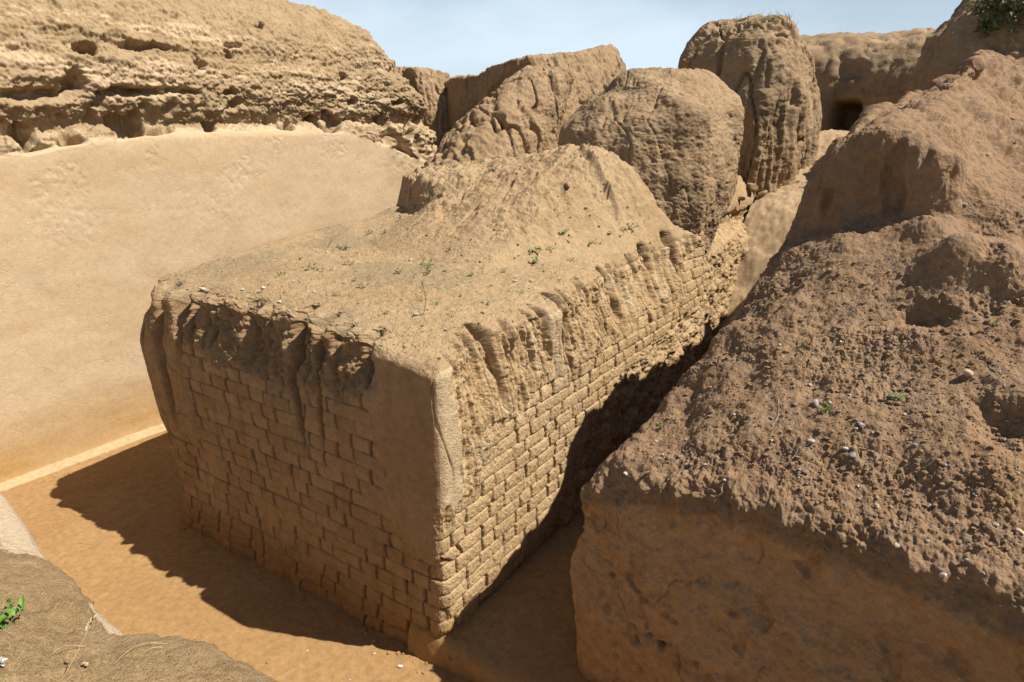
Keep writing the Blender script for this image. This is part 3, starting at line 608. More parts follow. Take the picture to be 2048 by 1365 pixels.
tag(o, 'high dark mound with green bushes on its shoulder, at the top right', 'earth mound')

# ------------------------------------------------------------------ the right hand wall with the crumbly slope
rw = empty('crumbling_wall', (2.5, -2.5, 0))
tag(rw, 'wide collapsed earth wall on the right, crumbly slope above a shaded orange end face', 'earth wall')
EDGE = [(.36, -.99, .05), (.34, -.97, .8), (.42, -.95, 1.35), (.46, -.96, 1.56), (.6, -.98, 1.68), (1.0, -1.08, 1.92), (1.61, -1.28, 2.30), (2.2, -1.38, 2.70), (2.62, -1.46, 3.02), (2.85, -1.56, 3.42), (2.95, -1.68, 3.76), (3.9, -1.92, 4.06), (6.6, -2.12, 4.30), (9.2, -2.0, 4.4), (12, -1.8, 4.6)]
LC = [-1.4, -1.9, -2.45, -3.1, -4.0, -6.0]
COLS = [
 [(.22, .05), (.15, .05), (.10, .05), (.02, .05), (-.1, .05), (-.4, .05)],
 [(.22, .8), (.16, .8), (.12, .8), (.05, .8), (-.1, .8), (-.4, .8)],
 [(.33, 1.52), (.30, 1.57), (.28, 1.56), (.22, 1.52), (.1, 1.5), (-.2, 1.5)],
 [(.30, 1.82), (.24, 1.95), (.24, 1.93), (.20, 1.9), (.05, 1.9), (-.3, 1.9)],
 [(.46, 1.93), (.42, 2.08), (.42, 2.09), (.42, 2.08), (.3, 2.05), (0, 2.0)],
 [(.98, 2.10), (.95, 2.36), (.95, 2.48), (.95, 2.55), (.9, 2.6), (.7, 2.6)],
 [(1.62, 2.48), (1.55, 2.74), (1.5, 2.82), (1.5, 2.86), (1.4, 2.9), (1.2, 2.9)],
 [(2.2, 2.90), (2.15, 3.08), (2.1, 3.14), (2.1, 3.16), (2.0, 3.2), (1.8, 3.2)],
 [(2.6, 3.18), (2.55, 3.26), (2.5, 3.32), (2.55, 3.36), (2.5, 3.4), (2.3, 3.4)],
 [(2.64, 3.60), (2.57, 3.66), (2.53, 3.60), (2.9, 3.48), (2.9, 3.5), (2.7, 3.5)],
 [(2.72, 3.82), (2.60, 3.95), (2.56, 3.84), (3.3, 3.58), (3.3, 3.6), (3.1, 3.6)],
 [(4.3, 4.10), (4.2, 4.18), (4.2, 4.10), (4.4, 3.76), (4.4, 3.77), (4.2, 3.77)],
 [(6.6, 4.42), (6.5, 4.56), (6.5, 4.50), (6.6, 4.16), (6.6, 4.2), (6.4, 4.2)],
 [(9.2, 4.6), (9.1, 4.78), (9.0, 4.85), (9.0, 4.72), (9.0, 4.7), (8.8, 4.7)],
 [(12, 4.6), (12, 4.7), (12, 4.8), (12, 4.8), (12, 4.8), (11.8, 4.8)]]
ctrl = []
for i, (es, el, ez) in enumerate(EDGE):
    zf = float(trench_z(es)) - 0.06
    if i < 2: side = [(es + .5, -.84, ez + .1), (es + .42, -.86, ez + .05), (es + .18, -.90, ez)]
    else: side = [(es + .5, -.92, min(zf, ez - .6)), (es + .35, min(-.93, el + .32), zf + (ez - zf) * .5), (es + .10, el + .09, ez - (ez - zf) * .16)]
    ctrl.append(side + [(es, el, ez)] + [(s_, min(l_, el - (.16 if j == 0 else .34 if j == 1 else 9e9 * 0 - .0)) if j < 2 else l_, z_) for j, ((s_, z_), l_) in enumerate(zip(COLS[i], LC))])
ctrl = np.array(ctrl)
WU = [.9, .8, .35, .3, .75, .9, .85, .6, .45, .4, .75, .8, .7, .4]
P = net(ctrl, 1150, 860, wu=WU, wv=[.35, .35, .25, .6, .75, .85, 1.0, .7, .3])
Nn = normals(P); FR = 1 if Nn[int(P.shape[0] * .45), int(P.shape[1] * .6), 2] > 0 else -1
s, l, z = P[..., 0], P[..., 1], P[..., 2]
t_idx = np.linspace(0, 1, P.shape[0])[:, None] + 0 * s
cw = np.cumsum([0] + WU); cw = cw / cw[-1]
endf = 1 - sstep(cw[2] + 0.005, cw[3], t_idx)                       # shaded end face
wall2 = sstep(cw[8], cw[8] + .02, t_idx) * (1 - sstep(cw[10] - .015, cw[10] + .01, t_idx)) * sstep(-2.75, -2.6, l) * sstep(-1.66, -1.80, l)
sidew = sstep(0.36, 0.30, np.linspace(0, 1, P.shape[1])[None, :] * 5.15 / 2.6 + 0 * s)
soilm = (1 - endf) * (1 - wall2)
cl1 = clods(P, 15, 401); cl2 = clods(P, 34, 402); cl3 = clods(P, 70, 403)
pat = sstep(-0.06, 0.26, fbm(P, 1.5, 3, 0.6, seed=404))
def ridgecrack(P):
    q = P + 0.10 * np.stack([fbm(P, 5, 3, .6, seed=420), fbm(P, 5, 3, .6, seed=421), fbm(P, 5, 3, .6, seed=422)], -1)
    return -(1 - sstep(0, 0.022, np.abs(fbm(q * [1, 1, .6], 2.0, 2, seed=411)))) * sstep(0.05, .3, fbm(P, 1.9, 2, seed=412) + .1)
d = soilm * (0.13 * fbm(P, 1.2, 3, 0.5, seed=405) + 0.075 * fbm(P, 3.2, 4, 0.5, seed=406) + (0.1 + 0.9 * pat) * (0.014 * (cl1 - .3) + 0.013 * (cl2 - .3) + 0.008 * (cl3 - .3)) + 0.014 * fbm(P, 18, 3, 0.6, seed=407))
lipz = sstep(cw[2] - .02, cw[3], t_idx) * sstep(cw[4] + .01, cw[3], t_idx)
d = d + lipz * (0.10 * fbm(P * [1, 1, .5], 3.2, 3, .6, seed=435) + 0.05 * fbm(P, 11, 3, .6, seed=436))
d = d + endf * (0.10 * fbm(P, 1.5, 3, seed=408) + 0.035 * fbm(P, 5, 4, 0.6, seed=409) + 0.008 * fbm(P, 24, 3, 0.6, seed=410) + 0.014 * ridgecrack(P) + 0.02 * fbm(P * [1, 1, 2], 9, 3, .6, seed=431) - 0.03 * sstep(.12, .3, fbm(P, 4, 3, .6, seed=432)))
d = d + sidew * (0.14 * fbm(P * [1, 1, .35], 2.6, 4, .6, seed=413)) * sstep(0.3, 0.6, z)
upr = sstep(cw[9], cw[11], t_idx); d = d + upr * (1 - .6 * wall2) * (0.22 * fbm(P, 1.0, 3, seed=440) + 0.14 * fbm(P, 2.6, 4, .55, seed=441))
d = d + wall2 * (0.10 * fbm(P, 1.8, 3, seed=414) + 0.05 * fbm(P * [1, 1, .4], 4, 4, .6, seed=416) + 0.025 * fbm(P * [1, 1, .6], 12, 4, .6, seed=419) - 0.10 * sstep(.05, .3, fbm(P * [1, 1, .35], 2.4, 3, .6, seed=417)) + 0.012 * fbm(P, 7, 3, seed=415))
hnz = 0.7 * fbm(P, 5, 4, .6, seed=450)
for (c, rr, dp) in [(onZ(1970, 565, 3.0), (.13, .10, .1), .22), (onZ(1985, 635, 2.85), (.12, .16, .12), .16), (onZ(1850, 625, 2.85), (.16, .13, .1), .14), (onZ(1995, 840, 2.5), (.16, .13, .12), .13), (onZ(1760, 500, 3.05), (.2, .14, .1), .08), (onZ(1490, 880, 2.1), (.2, .15, .1), .12), (onS(1270, 1285, .2), (.1, .03, .03), .10), (onS(1320, 1290, .2), (.1, .025, .025), .08)]:
    e = np.clip(np.linalg.norm((P - np.array(c)) / np.array(rr), axis=-1) + hnz, 0, 9); d = d - dp * np.exp(-e ** 3)
for (c, rr, dp) in [(onZ(1900, 560, 3.0), (.17, .15, .2), .18), (onZ(2000, 590, 2.95), (.12, .2, .2), .12), (onZ(1840, 480, 3.2), (.16, .22, .2), .14), (onZ(1990, 520, 3.15), (.25, .2, .3), .12), (onZ(1640, 470, 3.0), (.2, .2, .3), .15)]:
    e = np.linalg.norm((P - np.array(c)) / np.array(rr), axis=-1); d = d + dp * np.exp(-e ** 2)
P = disp(P, d, FR)
so_ = np.clip(endf + wall2 * .15, 0, 1)
k1 = int(P.shape[0] * (cw[3] - .005)); 
A = {'soil': so_, 'damp': 0 * s}
grid_obj('end_face', P[:k1 + 1], M['crumb'], rw, flip=FR, attrs={k: v[:k1 + 1] for k, v in A.items()})
grid_obj('crumbly_slope', P[k1:], M['crumb'], rw, flip=FR, attrs={k: v[k1:] for k, v in A.items()})

# ------------------------------------------------------------------ the near mound under the photographer
strip = np.array([onZ(x, y, 1.52) for x, y in [(-500, 560), (-150, 790), (0, 985), (60, 1075), (90, 1130), (130, 1192), (200, 1230), (262, 1285), (300, 1365), (330, 1450), (350, 1600)]])
brown = np.array([onZ(x, y, 1.70) for x, y in [(-500, 780), (-150, 1010), (0, 1120), (83, 1129), (130, 1168), (165, 1205), (178, 1224), (205, 1268), (262, 1278), (330, 1288), (400, 1300), (460, 1330), (520, 1365), (600, 1420), (800, 1600)]])
lcol = np.concatenate([[-7, -4, -2.6], np.linspace(-2.0, 1.6, 34), [2.2, 3, 4.5, 5.9, 8]])
def s_at(poly, q):
    o_ = np.argsort(poly[:, 1]); return np.interp(q, poly[o_, 1], poly[o_, 0])
ctrl = []
for l_ in lcol:
    a0, a1 = s_at(strip, l_), s_at(brown, l_)
    a0 = max(a0, a1 + 0.05)
    ctrl.append([(a0 + .22, l_, -.1), (a0 + .14, l_, .8), (a0 + .05, l_, 1.35), (a0, l_, 1.52), ((a0 + a1) / 2, l_, 1.62), (a1, l_, 1.70), (min(a1 - .25, -2.45), l_, 1.92), (min(a1 - .6, -2.9), l_, 2.15), (-3.4, l_, 2.35), (-4.6, l_, 2.4), (-7, l_, 2.3)])
ctrl = np.array(ctrl).transpose(1, 0, 2)
P = net(ctrl, 460, 760)
Nn = normals(P); FN = 1 if Nn[int(P.shape[0] * .75), 250, 2] > 0 else -1
z, l, s = P[..., 2], P[..., 1], P[..., 0]
bulge = sstep(-0.1, 0.2, fbm(P * [0, 1, 0], 1.1, 2, seed=501))
patch = np.ones(z.shape)
q4 = np.array([onZ(x_, y_, 1.66)[:2] for x_, y_ in [(160, 1190), (285, 1300), (225, 1300), (180, 1240)]])
for i_ in range(4):
    p0, p1, c4 = q4[i_], q4[(i_ + 1) % 4], q4.mean(0); n2 = np.array([p1[1] - p0[1], p0[0] - p1[0]]); n2 /= np.linalg.norm(n2)
    if (c4 - p0) @ n2 < 0: n2 = -n2
    patch *= sstep(-.03, .03, (s - p0[0]) * n2[0] + (l - p0[1]) * n2[1] + .03 * fbm(P, 10, 3, .6, seed=507))
tp = (1 - patch) * sstep(1.63, 1.68, z + 0.03 * fbm(P, 5, 3, seed=500) + 0.05 * fbm(P, 14, 3, .6, seed=506))
top_ = sstep(1.6, 1.85, z)
d = tp * (0.03 + 0.022 * fbm(P, 25, 4, .65, seed=504) + 0.035 * fbm(P, 8, 4, .6, seed=503) + .012 * clods(P, 45, 508) * sstep(-.1, .2, fbm(P, 3, 2, seed=509))) + top_ * 0.07 * fbm(P, 1.6, 3, seed=502) + (1 - tp) * 0.012 * fbm(P, 3, 3, seed=505)
P = disp(P, d, FN)
nm = grid_obj('near_mound', P, M['near'] if 'near' in M else M['top'], None, flip=FN, attrs={'soil': tp, 'damp': 0 * z})
tag(nm, 'low rounded mound of brown earth with a pale plaster shoulder, bottom left corner', 'earth mound')

# ------------------------------------------------------------------ small things: stones, weeds, twigs, straw
bpy.context.view_layer.update()
dg = bpy.context.evaluated_depsgraph_get()
def hit(px, py):
    r = ray(px, py); r = r / np.linalg.norm(r)
    ok, loc, nrm, *_ = sc.ray_cast(dg, (0, 0, HCAM), tuple(r))
    return (np.array(loc), np.array(nrm)) if ok else (None, None)
def plain(name, col, rough_=0.8, var=0.25, scale=20, spec=0.2, trans=0.0):
    m = bpy.data.materials.new(name); m.use_nodes = True; t = m.node_tree; b = t.nodes['Principled BSDF']
    col = tuple(c * .8 for c in col); n = t.nodes.new('ShaderNodeTexNoise'); n.inputs['Scale'].default_value = scale; n.inputs['Detail'].default_value = 4
    tcn = t.nodes.new('ShaderNodeNewGeometry'); t.links.new(tcn.outputs['Position'], n.inputs['Vector'])
    x = t.nodes.new('ShaderNodeMixRGB'); x.inputs[1].default_value = (*[c * (1 - var) for c in col], 1); x.inputs[2].default_value = (*[min(1, c * (1 + var)) for c in col], 1)
    r = t.nodes.new('ShaderNodeMapRange'); r.inputs[1].default_value = .35; r.inputs[2].default_value = .65
    t.links.new(n.outputs['Fac'], r.inputs[0]); t.links.new(r.outputs[0], x.inputs[0]); t.links.new(x.outputs[0], b.inputs['Base Color'])
    b.inputs['Roughness'].default_value = rough_; b.inputs['Specular IOR Level'].default_value = spec
    bp = t.nodes.new('ShaderNodeBump'); bp.inputs['Strength'].default_value = .4; bp.inputs['Distance'].default_value = .01
    t.links.new(n.outputs['Fac'], bp.inputs['Height']); t.links.new(bp.outputs[0], b.inputs['Normal'])
    return m
MS = {'pale': plain('pale_stone', (0.52, 0.46, 0.39), scale=60), 'grey': plain('grey_stone', (0.30, 0.275, 0.26), scale=60), 'tan': plain('tan_stone', (0.42, 0.32, 0.22), scale=60),
      'clod': M['crumb'], 'mound': M['mound'], 'leaf': plain('weed_leaf', (0.13, 0.20, 0.06), .6, .35, 50), 'leaf2': plain('fresh_leaf', (0.115, 0.235, 0.035), .5, .3, 40), 'grey_leaf': plain('grey_green_leaf', (0.16, 0.19, 0.09), .7, .3, 40),
      'straw': plain('straw', (0.50, 0.39, 0.20), .7, .25, 30), 'twig': plain('dry_twig', (0.36, 0.29, 0.22), .8, .25, 40), 'brown': plain('dead_stem', (0.16, 0.105, 0.06), .8, .3, 40), 'seed': plain('seed_head', (0.56, 0.46, 0.27), .8, .25, 80), 'white': plain('white_petal', (0.62, 0.58, 0.55), .8, .15, 80), 'mauve': plain('mauve_petal', (0.40, 0.30, 0.45), .8, .15, 80)}
def mesh_obj(name, V, F, mat, loc, parent=None, smooth=False):
    me = bpy.data.meshes.new(name); me.from_pydata([tuple(v) for v in V], [], F); me.update()
    if smooth: me.polygons.foreach_set('use_smooth', [True] * len(me.polygons))
    me.materials.append(mat); o = bpy.data.objects.new(name, me); sc.collection.objects.link(o)
    if parent is None: o.location = loc
    else: o.parent = parent
    return o
import bmesh
from mathutils import Vector, Matrix
def stone_mesh(seed, sub=2):
    bm = bmesh.new(); bmesh.ops.create_icosphere(bm, subdivisions=sub, radius=1.0); r_ = np.random.default_rng(seed)
    pl = r_.normal(size=(9, 3)); pl /= np.linalg.norm(pl, axis=1, keepdims=True); dd = r_.uniform(.55, .9, 9); ax = r_.uniform(.65, 1.15, 3) * np.array([1, .85, .62])
    for v in bm.verts:
        c = np.array(v.co)
        for n_, d_ in zip(pl, dd):
            e = c @ n_ - d_
            if e > 0: c = c - n_ * e * 0.92
        v.co = Vector(c * ax * (1 + 0.04 * r_.normal()))
    V = [tuple(v.co) for v in bm.verts]; F = [[q.index for q in f.verts] for f in bm.faces]; bm.free(); return V, F
STONES = []
for k in range(7):
    V, F = stone_mesh(900 + k); me = bpy.data.meshes.new('stone'); me.from_pydata(V, [], F); me.update(); STONES.append(me)
def stone(px, py, size, mat, label, group=None, name='stone', sink=0.3, up=1.0):
    loc, n = hit(px, py)
    if loc is None: return None
    d = np.linalg.norm(loc - np.array([0, 0, HCAM])); r_ = size * d / FPX / 2
    me = STONES[random.randrange(7)].copy(); me.materials.append(MS[mat])
    o = bpy.data.objects.new(name, me); sc.collection.objects.link(o)
    o.scale = (r_ * random.uniform(.9, 1.2), r_ * random.uniform(.8, 1.1), r_ * random.uniform(.85, 1.15) * up)
    o.rotation_euler = (random.uniform(-.5, .5), random.uniform(-.5, .5), random.uniform(0, 6.3))
    o.location = loc + n * r_ * (0.62 - sink) * up
    return tag(o, label, 'stone' if name == 'stone' else 'clod', group)

TOPG, TOPL = 'small pale stones on the top of the brick block', 'small pale stone lying on the flat earth top of the brick block'
SLG, SLL = 'small stones scattered over the crumbly slope', 'small pale stone lying in the crumbly soil of the right slope'
stone(405, 580, 13, 'pale', 'white stone near the left corner on top of the brick block, brightest there')
stone(832, 631, 14, 'grey', 'grey stone on top of the brick block, close above its front corner', up=1.1)
stone(527, 577, 11, 'pale', 'flat pale stone on the block top, right of the white corner stone')
for x, y, z_ in [(615, 583, 8), (628, 584, 10), (587, 563, 8), (1030, 564, 10), (598, 618, 7), (560, 605, 8), (856, 620, 8), (892, 661, 8), (884, 657, 6), (880, 671, 6), (810, 692, 9), (963, 605, 8), (485, 581, 8), (440, 630, 9), (1092, 597, 7), (700, 640, 6), (745, 622, 6), (470, 520, 6), (655, 505, 6), (1180, 430, 6), (820, 520, 6), (910, 430, 6), (1010, 420, 7), (760, 690, 6), (1120, 560, 6), (640, 660, 6)]:
    stone(x, y, z_ * 1.15, random.choice(['pale', 'pale', 'tan', 'grey']), TOPL, TOPG)
stone(1062, 563, 15, 'pale', 'largest tan stone towards the right side on top of the brick block')
stone(1622, 884, 20, 'pale', 'pale angular stone in the middle of the right slope, above the shaded end face', up=1.1)
stone(1708, 912, 24, 'grey', 'biggest grey blocky stone in the middle of the right slope', up=1.2)
stone(1938, 752, 20, 'tan', 'upright grey-brown stone standing at the edge of a hollow on the right slope', up=1.7)
stone(1692, 898, 14, 'pale', 'flat pale stone touching the biggest grey stone on the right slope')
stone(1632, 808, 15, 'grey', 'dark rounded stone just above the brightest weed on the right slope')
stone(1885, 1150, 15, 'pale', 'pale stone stuck in the shaded edge under the right slope')
stone(800, 1334, 13, 'white', 'white stone on the sunlit floor at the bottom, beside the shadow edge')
stone(749, 1308, 6, 'white', 'tiny white pebble on the floor right at the shadow edge')
for x, y, z_ in [(1660, 806, 9), (1712, 840, 9), (1723, 849, 11), (1712, 858, 11), (1730, 842, 7), (1543, 882, 8), (1549, 872, 7), (1600, 940, 8), (1690, 886, 8), (1507, 720, 8), (1683, 684, 8), (1810, 684, 8), (1717, 972, 9), (1719, 998, 7), (1752, 1012, 12), (1781, 1014, 11), (1790, 1052, 9), (1808, 1046, 8), (1792, 1092, 11), (1854, 1081, 11), (1935, 1120, 9), (1967, 1146, 9), (2035, 945, 11), (2040, 1062, 14), (1250, 968, 9), (1252, 948, 9), (1312, 883, 8), (1322, 917, 7), (1326, 910, 8), (1372, 880, 7), (1745, 866, 8), (1768, 880, 8), (1682, 940, 8), (1760, 730, 7), (1870, 770, 8), (1925, 800, 8), (1580, 860, 7), (1620, 770, 7),
                 (1830, 890, 8), (1890, 930, 9), (1950, 990, 9), (1990, 1050, 9), (1860, 1010, 8), (2010, 880, 8), (1410, 930, 7), (1470, 830, 7), (1390, 800, 6), (1530, 760, 6), (1655, 730, 6), (1700, 790, 7), (1810, 830, 7), (1450, 960, 7), (1975, 310, 7), (2025, 240, 9), (2030, 286, 8), (1930, 410, 7), (1900, 330, 7), (1780, 745, 6), (1560, 690, 6)]:
    stone(x, y, z_ * 1.15, random.choice(['pale', 'pale', 'grey', 'tan']), SLL, SLG)
for x, y, z_ in [(880, 1150, 5), (700, 1360, 5), (615, 1302, 5), (1015, 1165, 6), (990, 1190, 5), (1085, 1190, 5)]:
    stone(x, y, z_, 'pale', 'tiny pale pebble on the clay floor near the foot of the brick block', 'pebbles on the clay floor')

for x, y, z_, lb in [(1500, 372, 44, 'large fallen lump of earth between the boulder mound and the tallest mound'), (1526, 392, 30, 'smaller fallen earth lump at the foot of the tallest mound, nearest the trench'), (1478, 398, 26, 'fallen earth lump against the right flank of the boulder mound'), (1135, 372, 20, 'dark earth lump left of the small ledge on the heap slope')]:
    o = stone(x, y, z_, 'mound', lb, name='earth_lump')
for x, y, z_ in [(1625, 1000, 14), (1780, 960, 16), (1905, 965, 14), (1640, 860, 12), (1560, 905, 12), (1480, 905, 12), (1385, 890, 12), (1990, 940, 16), (1820, 780, 12), (1770, 640, 12), (1600, 560, 12), (1660, 540, 14), (1500, 770, 10), (1900, 1080, 14), (1700, 1040, 12)]:
    stone(x, y, z_, 'clod', 'brown clod of hard soil half sunk in the crumbly right slope', 'hard clods on the crumbly slope', name='soil_clod')
# ---- blades, stems and leaves
def ribbon(pts, w0, w1, up=(0, 0, 1), fold=0.0):
    """a tapering blade along pts"""
    pts = [np.array(p, float) for p in pts]; V = []; F = []
    for i, p in enumerate(pts):
        d = pts[min(i + 1, len(pts) - 1)] - pts[max(i - 1, 0)]; sdir = np.cross(d, up); n_ = np.linalg.norm(sdir); sdir = sdir / n_ if n_ > 1e-6 else np.array([1, 0, 0])
        w_ = w0 + (w1 - w0) * i / (len(pts) - 1); V += [p - sdir * w_, p + sdir * w_]
        if i: F.append([2 * i - 2, 2 * i - 1, 2 * i + 1, 2 * i])
    return V, F
def tube(pts, r0, r1, k=5):
    pts = [np.array(p, float) for p in pts]; V = []; F = []
    for i, p in enumerate(pts):
        d = pts[min(i + 1, len(pts) - 1)] - pts[max(i - 1, 0)]; d = d / (np.linalg.norm(d) + 1e-9)
        a_ = np.cross(d, (0.3, 0.2, 0.93)); a_ /= np.linalg.norm(a_) + 1e-9; b2 = np.cross(d, a_); r_ = r0 + (r1 - r0) * i / (len(pts) - 1)
        for q in range(k): V.append(p + r_ * (math.cos(6.283 * q / k) * a_ + math.sin(6.283 * q / k) * b2))
        if i:
            for q in range(k): F.append([(i - 1) * k + q, (i - 1) * k + (q + 1) % k, i * k + (q + 1) % k, i * k + q])
    return V, F
def leaf(p, d, ln, wd, n_=(0, 0, 1)):
    p = np.array(p, float); d = np.array(d, float); d /= np.linalg.norm(d); sdir = np.cross(d, n_); sdir /= np.linalg.norm(sdir) + 1e-9; u_ = np.cross(sdir, d)
    V = [p, p + d * ln * .35 - sdir * wd + u_ * .12 * ln, p + d * ln * .35 + sdir * wd + u_ * .12 * ln, p + d * ln * .4 + u_ * .05 * ln, p + d * ln * .75 - sdir * wd * .7 + u_ * .06 * ln, p + d * ln * .75 + sdir * wd * .7 + u_ * .06 * ln, p + d * ln - u_ * .08 * ln]
    return V, [[0, 3, 1], [0, 2, 3], [1, 3, 4], [3, 2, 5], [3, 5, 6], [3, 6, 4]]
class Acc:
    def __init__(s): s.V = []; s.F = []
    def add(s, vf): o_ = len(s.V); s.V += [tuple(v) for v in vf[0]]; s.F += [[i + o_ for i in f] for f in vf[1]]
def weed_parts(seed, leafy=18, h=1.0, spread=1.0):
    r_ = np.random.default_rng(seed); st, lf = Acc(), Acc()
    for k in range(r_.integers(4, 7)):
        a_ = r_.uniform(0, 6.28); el = r_.uniform(.3, 1.3); d = np.array([math.cos(a_) * math.cos(el) * spread, math.sin(a_) * math.cos(el) * spread, math.sin(el)]); ln = r_.uniform(.6, 1.0) * h
        pts = [d * ln * t_ + np.array([0, 0, -.12 * t_ * t_ * ln]) for t_ in np.linspace(0, 1, 5)]
        st.add(tube(pts, .022, .010, 4))
        for q in range(leafy // 4):
            t_ = r_.uniform(.2, 1); b2 = r_.uniform(0, 6.28); dl = d * .5 + np.array([math.cos(b2), math.sin(b2), r_.uniform(-.1, .6)])
            lf.add(leaf(d * ln * t_ + np.array([0, 0, -.12 * t_ * t_ * ln]), dl, r_.uniform(.22, .42), r_.uniform(.05, .10)))
    return st, lf
def link_mesh(name, acc, mat):
    me = bpy.data.meshes.new(name); me.from_pydata(acc.V, [], acc.F); me.update(); me.materials.append(mat); return me
WEEDS = []
for k in range(5):
    st, lf = weed_parts(40 + k, 16 + 4 * (k % 3), 1.0, 1.2 if k % 2 else .9)
    WEEDS.append((link_mesh('stem', st, MS['leaf']), link_mesh('leaves', lf, MS['leaf']), link_mesh('leaves', lf, MS['leaf2']), link_mesh('leaves', lf, MS['grey_leaf'])))
def weed(px, py, size, label, group=None, kind=1, tilt=None):
    loc, n = hit(px, py)
    if loc is None: return
    d = np.linalg.norm(loc - np.array([0, 0, HCAM])); r_ = size * d / FPX * 1.0
    e = bpy.data.objects.new('weed', None); sc.collection.objects.link(e); e.location = loc - n * .003; e.scale = (r_, r_, r_)
    e.rotation_euler = (random.uniform(-.2, .2), random.uniform(-.2, .2), random.uniform(0, 6.3)); e.empty_display_size = .1
    ws = WEEDS[random.randrange(5)]
    for nm_, me in (('stem', ws[0]), ('leaves', ws[kind])):
        o = bpy.data.objects.new(nm_, me); sc.collection.objects.link(o); o.parent = e
    return tag(e, label, 'weed', group)
WG, WL = 'small weeds on the top of the brick block', 'small green weed sprouting from bare earth on top of the brick block'
for x, y, z_ in [(685, 500, 14), (630, 538, 13), (728, 576, 11), (710, 562, 8), (668, 593, 9), (798, 547, 11), (850, 532, 14), (855, 546, 14), (842, 600, 9), (942, 552, 9), (1065, 527, 16), (1076, 508, 14), (1140, 522, 8), (1130, 467, 11), (1178, 490, 8), (1197, 488, 9), (1260, 458, 12), (1245, 464, 9), (770, 467, 9), (975, 608, 7), (1040, 587, 7), (870, 608, 9), (775, 628, 8), (920, 593, 7), (985, 342, 10), (735, 470, 9), (600, 520, 8), (560, 552, 8), (700, 530, 9), (1010, 545, 8), (900, 500, 7), (1100, 500, 8), (1220, 470, 8), (520, 585, 6)]:
    weed(x, y, z_ * 1.45, WL, WG, random.choice([1, 1, 3, 2]))
weed(962, 327, 16, 'green weed at the left end of the heap crest, beside dry flower stalks', kind=1)
weed(800, 440, 14, 'grey-green weed on the steep left shoulder of the earth heap', kind=3)
weed(1650, 826, 24, 'bright green leafy weed in the middle of the right slope, largest there', kind=2)
weed(1792, 797, 20, 'wide green weed casting a shadow into a hollow on the right slope', kind=1)
for x, y, z_ in [(1608, 692, 13), (1535, 730, 10), (1810, 572, 10), (1988, 652, 16), (1968, 707, 11), (1412, 853, 11), (1322, 853, 12), (1855, 939, 8), (1785, 790, 8), (1345, 840, 8), (1905, 640, 8)]:
    weed(x, y, z_, 'small green weed rooted in the crumbly soil of the right slope', 'small weeds on the crumbly slope', random.choice([1, 2, 3]))
weed(10, 1258, 60, 'bright green leafy plant on the near mound at the left edge of the picture', kind=2)
weed(28, 1225, 34, 'tall sprig of bright green leaves rising behind the leafy plant on the near mound', kind=2)

def curve_pts(p0, p1, sag=0.0, side=0.0, n_=8):
    p0, p1 = np.array(p0), np.array(p1); d = p1 - p0; sd_ = np.cross(d, (0, 0, 1)); sd_ = sd_ / (np.linalg.norm(sd_) + 1e-9) * np.linalg.norm(d)
    return [p0 + d * t_ + np.array([0, 0, sag]) * math.sin(math.pi * t_) + sd_ * side * math.sin(math.pi * t_ * 1.3) for t_ in np.linspace(0, 1, n_)]
def stick(name, label, cat, a, b2, r_, mat, lift=.004, sag=0.0, side=.06, forks=0, group=None, raise_=0.0):
    la, na = hit(*a); lb, nb = hit(*b2)
    if la is None or lb is None: return
    p0 = la + na * lift; p1 = lb + nb * lift + np.array([0, 0, raise_])
    acc = Acc(); pts = curve_pts(np.zeros(3), p1 - p0, sag, side); acc.add(tube(pts, r_, r_ * .5, 5))
    for k in range(forks):
        q = pts[2 + k % 5]; dr = (p1 - p0) * .35 + np.random.default_rng(k + int(a[0])).normal(size=3) * .03; acc.add(tube([q, q + dr * .5 + np.array([0, 0, .008]), q + dr], r_ * .6, r_ * .3, 4))
    o = mesh_obj(name, acc.V, acc.F, MS[mat], p0, smooth=True); return tag(o, label, cat, group)
stick('twig', 'bleached forked twig lying on the right slope, left of the grey stones', 'twig', (1545, 852), (1561, 800), .0035, 'twig', forks=2)
stick('twig', 'thin dry twig below the pale angular stone, pointing down the right slope', 'twig', (1572, 930), (1606, 882), .003, 'twig', forks=3)
stick('twig', 'pale dry twig poking over the trench from the lip of the right slope, upper one', 'twig', (1284, 886), (1268, 872), .003, 'twig', lift=.02)
stick('twig', 'grey branching dry twig on the right slope below the upright stone', 'twig', (2010, 775), (1985, 722), .003, 'twig', forks=4)
stick('twig', 'short dark twig half buried in the soil above the shaded end face', 'twig', (1640, 950), (1645, 930), .004, 'brown')
stick('twig', 'thin reddish twig lying near the right edge of the crumbly slope', 'twig', (1930, 985), (1955, 960), .0025, 'brown', forks=1)
# straw on the near mound
la, na = hit(122, 1363)
if la is not None:
    r0, r1 = ray(122, 1363), ray(188, 1238)
    dist = la[1] / r0[1]; p1 = r1 * (dist * 1.02) + np.array([0, 0, HCAM]); base = la - na * .01
    e = bpy.data.objects.new('grass_stalk', None); sc.collection.objects.link(e); e.location = base; e.empty_display_size = .1
    acc = Acc(); pts = curve_pts(np.zeros(3), p1 - base, 0.0, .03, 10); acc.add(tube(pts, .0024, .0013, 5)); mesh_obj('stem', acc.V, acc.F, MS['straw'], None, e, True)
    acc = Acc(); r_ = np.random.default_rng(3); dv = (p1 - base) / np.linalg.norm(p1 - base)
    for k in range(26):
        t_ = r_.uniform(.78, 1.0); acc.add(leaf(np.array(pts[-1]) * t_ + r_.normal(size=3) * .001, dv + r_.normal(size=3) * .25, .022, .0032))
    mesh_obj('seed_head', acc.V, acc.F, MS['seed'], None, e); tag(e, 'tall bent straw with a feathery seed head in the bottom left corner', 'grass stalk')
